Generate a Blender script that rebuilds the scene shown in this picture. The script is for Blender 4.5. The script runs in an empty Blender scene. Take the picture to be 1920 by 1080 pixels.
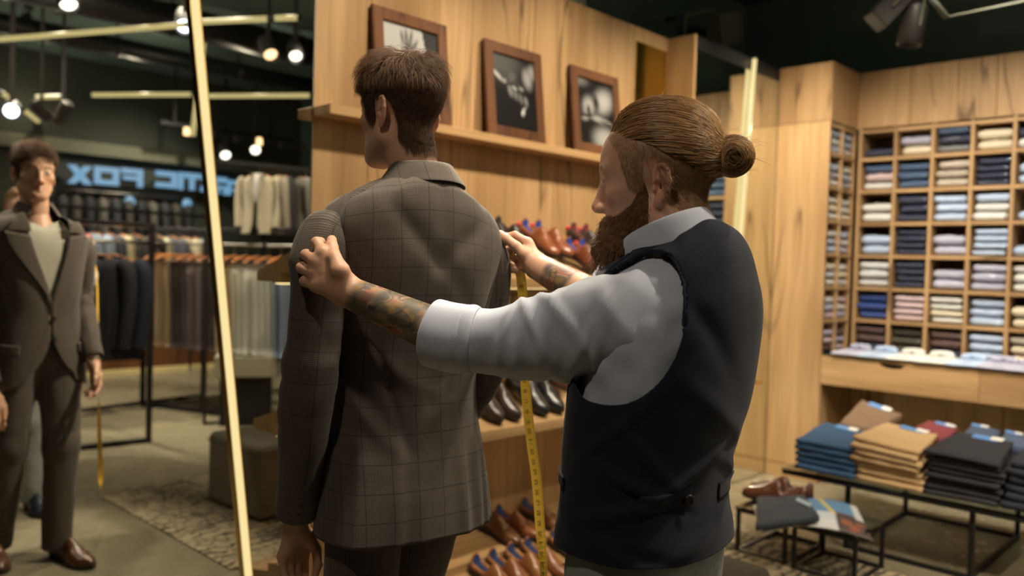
import bpy, bmesh, math, random
import numpy as np
from mathutils import Vector, Matrix
random.seed(7); RNG = np.random.default_rng(7)
C = bpy.context.scene.collection
SC = bpy.context.scene
R = math.radians
# ---------------------------------------------------------------- camera (X runs along the mirror wall, Y into it)
EYE = np.array([0.0, 0.0, 1.36]); FPX = 1556.8
YAW, PIT, ROL = R(46.335), R(-1.597), R(1.698)
_f = np.array([math.cos(PIT)*math.sin(YAW), math.cos(PIT)*math.cos(YAW), math.sin(PIT)])
_r = np.array([math.cos(YAW), -math.sin(YAW), 0.0]); _u = np.cross(_r, _f)
CAM = np.array([math.cos(ROL)*_r + math.sin(ROL)*_u, -math.sin(ROL)*_r + math.cos(ROL)*_u, _f])
def at(x, y, t):                       # photograph pixel + depth -> world point
    return EYE + t*(np.array([(x-960)/FPX, -(y-540)/FPX, 1.0]) @ CAM)
def on(x, y, ax, val):                 # photograph pixel on the plane axis = val
    d = np.array([(x-960)/FPX, -(y-540)/FPX, 1.0]) @ CAM
    return EYE + d*((val-EYE[ax])/d[ax])
WY = 2.778                             # the mirror wall
def mir(p): return np.array([p[0], 2*WY-p[1], p[2]])
cd = bpy.data.cameras.new('camera'); cam = bpy.data.objects.new('camera', cd); C.objects.link(cam)
cd.sensor_width = 36; cd.lens = FPX/1920*36; cd.clip_start = 0.05
cam.matrix_world = Matrix(((CAM[0][0], CAM[1][0], -CAM[2][0], EYE[0]), (CAM[0][1], CAM[1][1], -CAM[2][1], EYE[1]),
                           (CAM[0][2], CAM[1][2], -CAM[2][2], EYE[2]), (0, 0, 0, 1)))
cd.dof.use_dof = True; cd.dof.focus_distance = 1.62; cd.dof.aperture_fstop = 2.2
SC.camera = cam
# ---------------------------------------------------------------- world, lights, exposure
wd = bpy.data.worlds.new('world'); SC.world = wd; wd.use_nodes = True
wd.node_tree.nodes['Background'].inputs[0].default_value = (.30, .33, .36, 1)
wd.node_tree.nodes['Background'].inputs[1].default_value = 0.0
SC.view_settings.view_transform = 'Standard'; SC.view_settings.look = 'None'
SC.view_settings.exposure = 0.38; SC.view_settings.gamma = 1.0; SC.view_settings.use_curve_mapping = False
WARM = (1.0, .865, .665); NEUT = (1.0, .91, .77)
def spot(loc, target, power, size=55, blend=1.0, col=WARM, rad=.06):
    d = bpy.data.lights.new('spot_lamp', 'SPOT'); d.energy = power; d.spot_size = R(min(size*1.45, 150)); d.spot_blend = blend
    d.color = col; d.shadow_soft_size = rad
    o = bpy.data.objects.new('spot_lamp', d); C.objects.link(o); o.location = loc
    o.rotation_euler = (Vector(target)-Vector(loc)).to_track_quat('-Z', 'Y').to_euler(); return o
SPOTS = [  # lamp position, aim, watts, cone, label
    ((2.75, 0.95, 3.25), (1.36, 1.45, 1.15), 170, 34, 'black ceiling spotlight to the right of the two men'),
    ((2.50, 2.35, 2.85), (1.24, 1.56, 1.30), 250, 36, 'black ceiling spotlight between the suited man and the shoe wall'),
    ((1.12, 1.20, 3.25), (1.19, 1.40, 1.60), 185, 24, 'black ceiling spotlight over the suited man'),
    ((-0.30, 0.55, 3.25), (1.15, 1.00, 1.25), 42, 44, 'black fill spotlight added on the camera side of the mirror'),  # added fill lamp, stands in for bounce light on the tailor's sleeve
    ((2.05, 1.50, 3.25), (2.15, 2.778, 1.65), 150, 52, 'black ceiling spotlight washing the nearest part of the oak wall'),
    ((3.05, 1.50, 3.25), (3.15, 2.778, 1.55), 158, 52, 'black ceiling spotlight washing the middle of the oak wall'),
    ((3.95, 1.62, 3.25), (4.05, 2.70, 1.60), 130, 52, 'black ceiling spotlight washing the far end of the oak wall'),
    ((4.30, 2.10, 3.25), (5.35, 2.40, 1.35), 96, 54, 'black ceiling spotlight aimed at the corner cabinet'),
    ((4.05, 1.45, 3.25), (5.60, 1.75, 1.25), 190, 54, 'black ceiling spotlight aimed at the left half of the shirt cubbies'),
    ((3.95, 0.85, 3.25), (5.60, 0.95, 1.20), 190, 54, 'black ceiling spotlight aimed at the right half of the shirt cubbies'),
    ((3.55, 1.05, 3.25), (4.45, 1.25, 0.40), 110, 46, 'black ceiling spotlight over the trousers table'),
    ((2.05, 0.10, 3.25), (1.46, 0.82, 1.55), 100, 24, 'black ceiling spotlight behind the tailor on the camera side'),
    ((2.60, -0.15, 3.25), (3.1, 1.1, 0.0), 150, 64, 'black ceiling spotlight over the open floor'),
    ((2.30, -1.70, 3.25), (3.45, -1.05, 1.00), 300, 55, 'black ceiling spotlight lighting the trouser rack'),
    ((2.55, 0.55, 3.25), (2.60, -0.60, 0.60), 170, 52, 'black ceiling spotlight lighting the frame rack'),
    ((2.35, -2.60, 3.25), (3.00, -2.20, 0.30), 420, 80, 'black ceiling spotlight over the back of the shop'),
    ((3.60, 0.40, 3.25), (3.55, -0.70, 1.75), 190, 42, 'black ceiling spotlight lighting the display jackets'),
    ((3.90, -2.70, 3.25), (3.90, -4.20, 1.60), 190, 60, 'black ceiling spotlight lighting the far back wall'),
]
# ---------------------------------------------------------------- object helpers
def link(o, parent=None):
    C.objects.link(o)
    if parent is not None: o.parent = parent
    return o
def tag(o, label=None, cat=None, group=None, kind=None):
    if label: o['label'] = label
    if cat: o['category'] = cat
    if group: o['group'] = group
    if kind: o['kind'] = kind
    return o
def thing(name, label, cat, loc=(0, 0, 0), rz=0.0, group=None):
    o = bpy.data.objects.new(name, None); o.empty_display_size = .05; link(o)
    o.location = loc; o.rotation_euler = (0, 0, rz); return tag(o, label, cat, group)
def mesh(name, V, F, mat=None, parent=None, smooth=True, uv=None, col=None):
    me = bpy.data.meshes.new(name)
    V = np.asarray(V, dtype=np.float64)
    if isinstance(F, np.ndarray):
        n, k = F.shape; me.vertices.add(len(V)); me.vertices.foreach_set('co', V.ravel())
        me.loops.add(n*k); me.loops.foreach_set('vertex_index', F.ravel().astype(np.int32))
        me.polygons.add(n); me.polygons.foreach_set('loop_start', np.arange(0, n*k, k, dtype=np.int32))
        me.update(calc_edges=True)
    else:
        me.from_pydata([tuple(v) for v in V], [], F); me.update()
    if uv is not None:
        li = np.empty(len(me.loops), dtype=np.int32); me.loops.foreach_get('vertex_index', li)
        l = me.uv_layers.new(name='UVMap'); l.data.foreach_set('uv', np.asarray(uv, dtype=np.float32)[li].ravel())
    if col is not None:
        a = me.color_attributes.new('Col', 'FLOAT_COLOR', 'POINT')
        c = np.ones((len(V), 4), dtype=np.float32); c[:, :3] = col; a.data.foreach_set('color', c.ravel())
    if smooth: me.polygons.foreach_set('use_smooth', np.ones(len(me.polygons), dtype=bool))
    if mat is not None: me.materials.append(mat)
    return link(bpy.data.objects.new(name, me), parent)
class MB:                                   # collects boxes, tubes, lofts -> ONE mesh
    def __init__(s): s.V = []; s.F = []; s.n = 0
    def add(s, V, F):
        V = [tuple(map(float, v)) for v in V]
        s.V += V; s.F += [tuple(int(i)+s.n for i in f) for f in F]; s.n += len(V); return s
    def box(s, x0, y0, z0, x1, y1, z1, b=0.0, M=None):
        if b <= 0:
            V = [(x, y, z) for z in (z0, z1) for y in (y0, y1) for x in (x0, x1)]
            F = [(0, 2, 3, 1), (4, 5, 7, 6), (0, 1, 5, 4), (2, 6, 7, 3), (0, 4, 6, 2), (1, 3, 7, 5)]
        else:
            V = []; idx = {}
            lo = (x0, y0, z0); hi = (x1, y1, z1)
            for cz in (0, 1):
                for cy in (0, 1):
                    for cx in (0, 1):
                        c = (cx, cy, cz)
                        for a in range(3):
                            p = []
                            for k in range(3):
                                e = hi[k] if c[k] else lo[k]
                                if k != a: e += (-b if c[k] else b)
                                p.append(e)
                            idx[(c, a)] = len(V); V.append(p)
            F = []
            for a in range(3):
                o = [k for k in range(3) if k != a]
                for sd in (0, 1):
                    q = []
                    for (i, j) in ((0, 0), (1, 0), (1, 1), (0, 1)):
                        c = [0, 0, 0]; c[a] = sd; c[o[0]] = i; c[o[1]] = j; q.append(idx[(tuple(c), a)])
                    if (sd == 1) != (a != 1): q = q[::-1]
                    F.append(tuple(q))
                for i in (0, 1):
                    for j in (0, 1):
                        c0 = [0, 0, 0]; c1 = [0, 0, 0]; c0[o[0]] = c1[o[0]] = i; c0[o[1]] = c1[o[1]] = j; c1[a] = 1
                        F.append((idx[(tuple(c0), o[0])], idx[(tuple(c1), o[0])], idx[(tuple(c1), o[1])], idx[(tuple(c0), o[1])]))
            for cz in (0, 1):
                for cy in (0, 1):
                    for cx in (0, 1):
                        F.append(tuple(idx[((cx, cy, cz), a)] for a in range(3)))
        if M is not None: V = [tuple(M @ Vector(v)) for v in V]
        return s.add(V, F)
    def tube(s, P, r, n=8, cap=True, ref=None, ell=1.0):
        V, F, _ = tube_grid(P, r, n, ref, ell); m = len(P)
        F = list(map(tuple, F))
        if cap: F += [tuple(range(n))[::-1], tuple(range((m-1)*n, m*n))]
        return s.add(V, F)
    def lathe(s, prof, n=20, M=None):
        V = []; F = []
        for (r, z) in prof:
            for k in range(n): V.append((r*math.cos(2*math.pi*k/n), r*math.sin(2*math.pi*k/n), z))
        for i in range(len(prof)-1):
            for k in range(n):
                k2 = (k+1) % n; F.append((i*n+k, i*n+k2, (i+1)*n+k2, (i+1)*n+k))
        F += [tuple(range(n))[::-1], tuple(range((len(prof)-1)*n, len(prof)*n))]
        if M is not None: V = [tuple(M @ Vector(v)) for v in V]
        return s.add(V, F)
    def build(s, name, mat, parent=None, smooth=False, bevel=0, fix=True):
        o = mesh(name, np.array(s.V), s.F, mat, parent, smooth)
        if fix:
            bm = bmesh.new(); bm.from_mesh(o.data); bmesh.ops.recalc_face_normals(bm, faces=bm.faces); bm.to_mesh(o.data); bm.free()
        if bevel:
            m = o.modifiers.new('bevel', 'BEVEL'); m.width = bevel; m.segments = 2; m.limit_method = 'ANGLE'
        return o
def resample(P, n):
    P = np.asarray(P, float); d = np.r_[0, np.cumsum(np.linalg.norm(np.diff(P, axis=0), axis=1))]
    u = np.linspace(0, d[-1], n); return np.stack([np.interp(u, d, P[:, k]) for k in range(P.shape[1])], 1)
def spline(P, n):                            # Catmull-Rom through the points (any number of columns)
    P = np.asarray(P, float); Q = np.vstack([2*P[0]-P[1], P, 2*P[-1]-P[-2]]); m = len(P)-1
    t = np.linspace(0, m-1e-9, n); i = t.astype(int); f = (t-i)[:, None]
    a, b, c, d = Q[i], Q[i+1], Q[i+2], Q[i+3]
    return .5*(2*b+(c-a)*f+(2*a-5*b+4*c-d)*f*f+(3*b-a-3*c+d)*f**3)
def frames(P, ref=None):
    P = np.asarray(P, float); T = np.gradient(P, axis=0); T /= np.linalg.norm(T, axis=1)[:, None]+1e-12
    if ref is None: ref = np.array([0, 0, 1.]) if abs(T[0][2]) < .9 else np.array([0, 1., 0])
    N = np.cross(T, np.asarray(ref, float)); bad = np.linalg.norm(N, axis=1) < 1e-4
    if bad.any(): N[bad] = np.cross(T[bad], [1., .3, 0])
    N /= np.linalg.norm(N, axis=1)[:, None]
    return T, N, np.cross(N, T)
def grid_faces(m, n, closed=True):           # m rings of n verts
    i = np.arange(m-1)[:, None]; k = np.arange(n if closed else n-1)[None, :]; k2 = (k+1) % n
    return np.stack([i*n+k, i*n+k2, (i+1)*n+k2, (i+1)*n+k], -1).reshape(-1, 4)
def tube_grid(P, r, n=8, ref=None, ell=1.0):
    P = np.asarray(P, float); m = len(P); r = np.broadcast_to(np.asarray(r, float), (m,))
    T, N, B = frames(P, ref); a = np.linspace(0, 2*np.pi, n, endpoint=False)
    V = P[:, None]+r[:, None, None]*(np.cos(a)[None, :, None]*N[:, None]+ell*np.sin(a)[None, :, None]*B[:, None])
    return V.reshape(-1, 3), grid_faces(m, n), (a, T)
def loft(rings, closed=True):                # rings: (m, n, 3) -> V, F
    rings = np.asarray(rings, float); m, n = rings.shape[:2]
    return rings.reshape(-1, 3), grid_faces(m, n, closed)
def solidify(o, t, off=-1.0):
    m = o.modifiers.new('cloth_thickness', 'SOLIDIFY'); m.thickness = t; m.offset = off; return o
def weld(o, d=2e-5):
    bm = bmesh.new(); bm.from_mesh(o.data); bmesh.ops.remove_doubles(bm, verts=bm.verts, dist=d); bm.to_mesh(o.data); bm.free(); return o
def subsurf(o, n=1):
    m = o.modifiers.new('smooth', 'SUBSURF'); m.levels = n; m.render_levels = n; return o
def copy_tree(o, parent=None):
    c = o.copy(); C.objects.link(c)
    if parent is not None: c.parent = parent
    for ch in list(o.children): copy_tree(ch, c)
    return c
def hidden_proto(o): return o
def vnoise(P, s, seed=0):                    # cheap smooth value noise, P (N,3)
    q = np.asarray(P, float)*s+seed*17.31; i = np.floor(q).astype(np.int64); f = q-i; f = f*f*(3-2*f); o = 0
    for dx in (0, 1):
        for dy in (0, 1):
            for dz in (0, 1):
                h = ((i[:, 0]+dx)*374761393+(i[:, 1]+dy)*668265263+(i[:, 2]+dz)*2147483647+seed*1013) & 0x7fffffff
                h = ((h ^ (h >> 13))*1274126177) & 0x7fffffff; h = ((h ^ (h >> 16)) & 0xffff)/65535.0
                o = o+h*(f[:, 0] if dx else 1-f[:, 0])*(f[:, 1] if dy else 1-f[:, 1])*(f[:, 2] if dz else 1-f[:, 2])
    return o*2-1
# ---------------------------------------------------------------- distance-field modelling
def ell(P, c, r, Rm=None):
    q = P-np.asarray(c)
    if Rm is not None: q = q @ np.asarray(Rm)
    r = np.asarray(r, float); k0 = np.linalg.norm(q/r, axis=1); k1 = np.linalg.norm(q/(r*r), axis=1)+1e-9
    return k0*(k0-1)/k1
def cone(P, a, b, r1, r2):
    a = np.asarray(a, float); b = np.asarray(b, float); d = b-a; q = P-a
    t = np.clip(q @ d/(d @ d+1e-12), 0, 1); return np.linalg.norm(q-t[:, None]*d, axis=1)-(r1+(r2-r1)*t)
def smin(a, b, k):
    h = np.clip(.5+.5*(b-a)/k, 0, 1); return b+(a-b)*h-k*h*(1-h)
def smax(a, b, k): return -smin(-a, -b, k)
def ss(x, a, b):
    t = np.clip((x-a)/(b-a), 0, 1); return t*t*(3-2*t)
def nets(f, lo, hi, h, band=4):              # narrow-band surface nets -> V, F
    lo = np.asarray(lo, float); n = np.ceil((np.asarray(hi)-lo)/h).astype(int)+1
    nc = (n+band-1)//band+1
    gc = np.stack(np.meshgrid(*[np.arange(k)*band for k in nc], indexing='ij'), -1).reshape(-1, 3)
    dc = f(lo+gc*h).reshape(nc)
    big = np.repeat(np.repeat(np.repeat(dc, band, 0), band, 1), band, 2)
    o = band//2; big = np.pad(big, ((o, 0),)*3, mode='edge')[:n[0], :n[1], :n[2]]
    val = big.astype(float).copy(); mk = np.abs(big) < band*h*2.2
    ii = np.argwhere(mk); val[mk] = f(lo+ii*h)
    neg = val < 0; c = neg[:-1, :-1, :-1].astype(np.int8)*0
    for dx in (0, 1):
        for dy in (0, 1):
            for dz in (0, 1): c = c+neg[dx:n[0]-1+dx, dy:n[1]-1+dy, dz:n[2]-1+dz]
    act = (c > 0) & (c < 8); ai = np.argwhere(act); vid = -np.ones(act.shape, np.int64); vid[act] = np.arange(len(ai))
    S = np.zeros((len(ai), 3)); W = np.zeros(len(ai))
    cs = [(0, 0, 0), (1, 0, 0), (0, 1, 0), (1, 1, 0), (0, 0, 1), (1, 0, 1), (0, 1, 1), (1, 1, 1)]
    vs = [val[ai[:, 0]+a, ai[:, 1]+b, ai[:, 2]+d] for a, b, d in cs]
    for i in range(8):
        for ax in range(3):
            if cs[i][ax] == 0:
                j = i | (1 << ax); va, vb = vs[i], vs[j]; m = (va < 0) != (vb < 0)
                t = np.where(m, va/(va-vb+1e-20), 0); p = np.array(cs[i], float)[None]+0*S; p[:, ax] += t
                S += p*m[:, None]; W += m
    V = lo+(ai+S/W[:, None])*h; F = []
    for ax in range(3):
        b, d = (ax+1) % 3, (ax+2) % 3
        sl0 = [slice(1, -1)]*3; sl1 = [slice(1, -1)]*3; sl0[ax] = slice(0, n[ax]-1); sl1[ax] = slice(1, n[ax])
        a0, a1 = neg[tuple(sl0)], neg[tuple(sl1)]; e = np.argwhere(a0 != a1); fl = a0[tuple(e.T)]
        e = e.copy(); e[:, b] += 1; e[:, d] += 1
        def q(ob, od):
            g = e.copy(); g[:, b] += ob; g[:, d] += od; return vid[tuple(g.T)]
        Q = np.stack([q(-1, -1), q(0, -1), q(0, 0), q(-1, 0)], 1); Q[~fl] = Q[~fl][:, ::-1]; F.append(Q)
    F = np.vstack(F); F = F[(F >= 0).all(1)]
    return V, F
def grad(f, P, e=.0008):
    g = np.stack([f(P+np.eye(3)[k]*e)-f(P-np.eye(3)[k]*e) for k in range(3)], 1)
    return g/(np.linalg.norm(g, axis=1)[:, None]+1e-12)
def tubes_many(P, r, n=3):                   # P (S, K, 3) strands -> V, F
    P = np.asarray(P, float); S, K = P.shape[:2]; T = np.gradient(P, axis=1); T /= np.linalg.norm(T, axis=2)[..., None]+1e-9
    N = np.cross(T, np.array([.31, .57, .76])); N /= np.linalg.norm(N, axis=2)[..., None]+1e-9; B = np.cross(N, T)
    a = np.linspace(0, 2*np.pi, n, endpoint=False); r = np.broadcast_to(r, (S, K))
    V = P[:, :, None]+r[..., None, None]*(np.cos(a)[None, None, :, None]*N[:, :, None]+np.sin(a)[None, None, :, None]*B[:, :, None])
    s = np.arange(S)[:, None]*K*n; f0 = grid_faces(K, n); F = (s[:, :, None]+f0[None]).reshape(-1, 4)
    return V.reshape(-1, 3), F
# ---------------------------------------------------------------- materials
def sr(h):                                    # sRGB 0-255 -> linear
    return tuple((c/255/12.92 if c/255 < .04045 else ((c/255+.055)/1.055)**2.4) for c in h)
class NT:
    def __init__(s, name):
        s.m = bpy.data.materials.new(name); s.m.use_nodes = True; s.t = s.m.node_tree; s.b = s.t.nodes['Principled BSDF']
    def n(s, typ, **kw):
        x = s.t.nodes.new('ShaderNode'+typ)
        for k, v in kw.items():
            if k.startswith('i_'): x.inputs[k[2:].replace('_', ' ')].default_value = v
            else: setattr(x, k, v)
        return x
    def l(s, a, b): s.t.links.new(a, b)
    def math(s, op, a, b=None, c=None):
        x = s.t.nodes.new('ShaderNodeMath'); x.operation = op
        for i, v in enumerate((a, b, c)):
            if v is None: continue
            if hasattr(v, 'links') or hasattr(v, 'is_linked'): s.l(v, x.inputs[i])
            else: x.inputs[i].default_value = v
        return x.outputs[0]
    def mix(s, f, a, b, mode='MIX'):
        x = s.t.nodes.new('ShaderNodeMix'); x.data_type = 'RGBA'; x.blend_type = mode
        for i, v in ((0, f), (6, a), (7, b)):
            if hasattr(v, 'is_linked'): s.l(v, x.inputs[i])
            else: x.inputs[i].default_value = v if i == 0 else (*v[:3], 1)
        return x.outputs[2]
    def ramp(s, f, stops):
        x = s.t.nodes.new('ShaderNodeValToRGB'); e = x.color_ramp.elements
        while len(e) < len(stops): e.new(.5)
        for k, (p, c) in zip(e, stops): k.position = p; k.color = (*c[:3], 1) if not isinstance(c, float) else (c, c, c, 1)
        s.l(f, x.inputs[0]); return x.outputs[0]
    def coord(s, kind='Object', scale=(1, 1, 1), rand=True, rot=(0, 0, 0)):
        tc = s.n('TexCoord'); mp = s.n('Mapping'); mp.inputs['Scale'].default_value = scale; mp.inputs['Rotation'].default_value = rot
        s.l(tc.outputs[kind], mp.inputs[0])
        if rand:
            oi = s.n('ObjectInfo'); v = s.n('CombineXYZ')
            for k in range(3): s.l(s.math('MULTIPLY', oi.outputs['Random'], 13.7+7*k), v.inputs[k])
            s.l(v.outputs[0], mp.inputs['Location'])
        return mp.outputs[0]
    def noise(s, vec, scale, detail=3, rough=.55, dist=0.0):
        x = s.n('TexNoise'); s.l(vec, x.inputs['Vector']); x.inputs['Scale'].default_value = scale
        x.inputs['Detail'].default_value = detail; x.inputs['Roughness'].default_value = rough; x.inputs['Distortion'].default_value = dist
        return x.outputs[0]
    def bump(s, h, strength=.2, dist=.002):
        x = s.n('Bump'); x.inputs['Strength'].default_value = strength; x.inputs['Distance'].default_value = dist
        s.l(h, x.inputs['Height']); s.l(x.outputs[0], s.b.inputs['Normal'])
    def col(s, c):
        if hasattr(c, 'is_linked'): s.l(c, s.b.inputs['Base Color'])
        else: s.b.inputs['Base Color'].default_value = (*c[:3], 1)
    def set(s, rough=None, metal=None, sheen=None, spec=None, coat=None, sss=None):
        b = s.b.inputs
        if rough is not None: b['Roughness'].default_value = rough
        if metal is not None: b['Metallic'].default_value = metal
        if sheen is not None: b['Sheen Weight'].default_value = sheen
        if spec is not None: b['Specular IOR Level'].default_value = spec
        if coat is not None: b['Coat Weight'].default_value = coat; b['Coat Roughness'].default_value = .15
        if sss is not None: b['Subsurface Weight'].default_value = sss; b['Subsurface Radius'].default_value = (.010, .004, .002); b['Subsurface Scale'].default_value = 1.0
        return s.m
def plain(name, c, rough=.5, metal=0.0, nz=.12, scale=30, bump=.0, **k):
    t = NT(name); v = t.coord('Object', rand=True); f = t.noise(v, scale, 3)
    t.col(t.mix(f, tuple(x*(1-nz) for x in c), tuple(min(1, x*(1+nz)) for x in c)))
    if bump: t.bump(f, bump)
    return t.set(rough, metal, **k)
def wood(name, c1, c2, dark, axis=2, rough=.5, s=1.0, tone=.10):
    t = NT(name); st = [9*s, 9*s, 9*s]; st[axis] = .55*s; v = t.coord('Object', tuple(st))
    st2 = [60*s, 60*s, 60*s]; st2[axis] = 1.6*s; v2 = t.coord('Object', tuple(st2)); st3 = [2.2, 2.2, 2.2]; st3[axis] = .35; v3 = t.coord('Object', tuple(st3))
    a = t.noise(v, 1.0, 4, .6, .8); b = t.noise(v2, 1.0, 3, .6); k = t.noise(v3, 1.0, 2, .5, .4)
    c = t.mix(t.ramp(a, [(.30, 0.0), (.72, 1.0)]), c1, c2)
    c = t.mix(t.math('MULTIPLY', t.ramp(b, [(.42, 0.0), (.75, 1.0)]), .45), c, dark)
    c = t.mix(t.math('MULTIPLY', t.ramp(k, [(.50, 0.0), (.74, 1.0)]), .60), c, dark)
    st4 = [3.4, 3.4, 3.4]; st4[axis] = .45; v4 = t.coord('Object', tuple(st4)); cr = t.noise(v4, 1.0, 2, .5, .9); mk = t.noise(v3, 1.9, 1)
    ln = t.math('MULTIPLY', t.ramp(t.math('ABSOLUTE', t.math('SUBTRACT', cr, .5)), [(.003, 1.0), (.012, 0.0)]), t.ramp(mk, [(.50, 0.0), (.60, .75)])); c = t.mix(ln, c, tuple(x*.45 for x in dark))
    oi = t.n('ObjectInfo'); g = t.math('ADD', t.math('MULTIPLY', oi.outputs['Random'], tone*2), 1-tone)
    vm = t.n('VectorMath', operation='SCALE'); t.l(c, vm.inputs[0]); t.l(g, vm.inputs['Scale'])
    t.col(vm.outputs[0]); t.bump(b, .12, .001); return t.set(rough, spec=.35)
def emit(name, c, st):
    t = NT(name); t.col((0.02, 0.02, 0.02)); t.b.inputs['Emission Color'].default_value = (*c, 1); t.b.inputs['Emission Strength'].default_value = st; return t.m
OAK = dict(c1=sr((190, 156, 112)), c2=sr((164, 128, 86)), dark=sr((122, 90, 56)))
M = {}
M['oak'] = wood('oak_upright', axis=2, **OAK); M['oak_x'] = wood('oak_along_x', axis=0, **OAK); M['oak_y'] = wood('oak_along_y', axis=1, **OAK)
M['oak_edge'] = wood('oak_edge', sr((205, 168, 118)), sr((186, 146, 96)), sr((150, 108, 64)), axis=1)
M['walnut'] = wood('brown_frame_wood', sr((112, 72, 42)), sr((88, 54, 30)), sr((58, 34, 20)), axis=2, s=2)
M['hanger_wood'] = wood('hanger_wood', sr((192, 130, 82)), sr((166, 106, 62)), sr((116, 68, 36)), axis=0, s=4, rough=.35)
M['black_metal'] = plain('black_metal', (.012, .012, .013), .42, .3)
M['dark_metal'] = plain('dark_grey_metal', (.05, .05, .05), .4, .6)
M['lamp_body'] = plain('lamp_body', (.045, .042, .04), .45, .2)
M['steel'] = plain('steel', (.62, .6, .56), .25, 1.0)
M['brass'] = plain('brass', (.72, .48, .18), .28, 1.0)
M['gold_mirror'] = plain('gold_acrylic', (.62, .44, .10), .16, 1.0, nz=.04, scale=4)
M['ceiling'] = plain('dark_green_ceiling', sr((82, 102, 96)), .9, nz=.2, scale=3)
M['back_wall'] = plain('dark_back_wall', sr((46, 50, 42)), .8, nz=.15, scale=4)
M['beam'] = plain('grey_green_beam', sr((96, 98, 82)), .8, nz=.1, scale=5)
M['led_tube'] = emit('led_tube', (1.0, .80, .34), .48); M['led'] = emit('led_warm', (1.0, .80, .37), .74); M['led_strip'] = emit('led_dots', (1.0, .74, .34), 2.2)
M['lamp_face'] = emit('lamp_face', (1.0, .90, .76), 3.0); M['sign_blue'] = emit('blue_sign', (.22, .46, .72), .62)
M['lamp_warm'] = emit('lamp_warm', (1.0, .62, .30), 2.2); M['led_cool'] = emit('lamp_cool', (.80, .90, 1.0), 5.0)
M['glass_dark'] = plain('dark_glass_edge', (.03, .05, .045), .1)
M['white_paper'] = plain('white_paper', (.75, .74, .70), .6)
M['grey_stone'] = plain('grey_box_stone', sr((142, 136, 118)), .6)
def mirror_mat(name, tint, rough=0.0):
    t = NT(name); t.col(tint); return t.set(rough, 1.0)
M['mirror'] = mirror_mat('mirror', (.86, .88, .85)); M['mirror2'] = mirror_mat('mirror_tinted', (.80, .82, .74))
def glass_mat():
    t = NT('table_glass'); t.col((.80, .9, .86)); t.b.inputs['Transmission Weight'].default_value = 1.0; return t.set(.03)
M['glass'] = glass_mat()
def floor_mat():
    t = NT('polished_concrete'); v = t.coord('Object', rand=False)
    a = t.noise(v, .7, 5, .6, .6); b = t.noise(v, 5, 5, .65)
    c = t.mix(t.ramp(a, [(.3, 0.0), (.7, 1.0)]), sr((118, 110, 90)), sr((160, 150, 124)))
    c = t.mix(t.math('MULTIPLY', t.ramp(b, [(.35, 0.0), (.75, 1.0)]), .4), c, sr((102, 94, 76))); t.col(c)
    t.l(t.ramp(b, [(.2, .16), (.8, .34)]), t.b.inputs['Roughness']); t.bump(b, .05, .001); return t.set(spec=.5)
M['floor'] = floor_mat()
def rug_mat():
    t = NT('worn_pattern_rug'); v = t.coord('Object', rand=False); vo = t.n('TexVoronoi', feature='DISTANCE_TO_EDGE'); vo.inputs['Scale'].default_value = 16; t.l(v, vo.inputs['Vector'])
    w = t.n('TexWave', wave_type='RINGS'); w.inputs['Scale'].default_value = 6; w.inputs['Distortion'].default_value = 9; w.inputs['Detail'].default_value = 3; t.l(v, w.inputs['Vector'])
    a = t.noise(v, 1.6, 4, .6); b = t.noise(v, 60, 3)
    p = t.math('MULTIPLY', t.ramp(vo.outputs['Distance'], [(.05, 1.0), (.11, 0.0)]), .5); p = t.math('ADD', p, t.math('MULTIPLY', t.ramp(w.outputs['Fac'], [(.45, 0.0), (.6, 1.0)]), .55))
    p = t.math('ADD', p, t.math('MULTIPLY', t.math('SUBTRACT', t.ramp(a, [(.38, 0.0), (.62, 1.0)]), .5), .9))
    t.col(t.mix(t.ramp(p, [(.2, 0.0), (.85, 1.0)]), sr((168, 152, 122)), sr((62, 56, 46)))); t.bump(b, .4, .002); return t.set(.95)
M['rug'] = rug_mat()
def vcol(name, rough=.5, bumpscale=0, bstr=.1, **k):
    t = NT(name); a = t.n('Attribute', attribute_name='Col'); t.col(a.outputs['Color'])
    if bumpscale: v = t.coord('Object', rand=False); t.bump(t.noise(v, bumpscale, 3), bstr, .001)
    return t.set(rough, **k)
M['skin'] = vcol('skin', .5, 900, .10, spec=.4, sss=.12)
M['print'] = vcol('photo_print', .35)
M['hair_dark'] = vcol('hair_dark_brown', .5, spec=.25); M['hair_fair'] = vcol('hair_golden_brown', .42, spec=.5); M['hair_base'] = vcol('hair_undercoat', .85, spec=.1)
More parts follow.
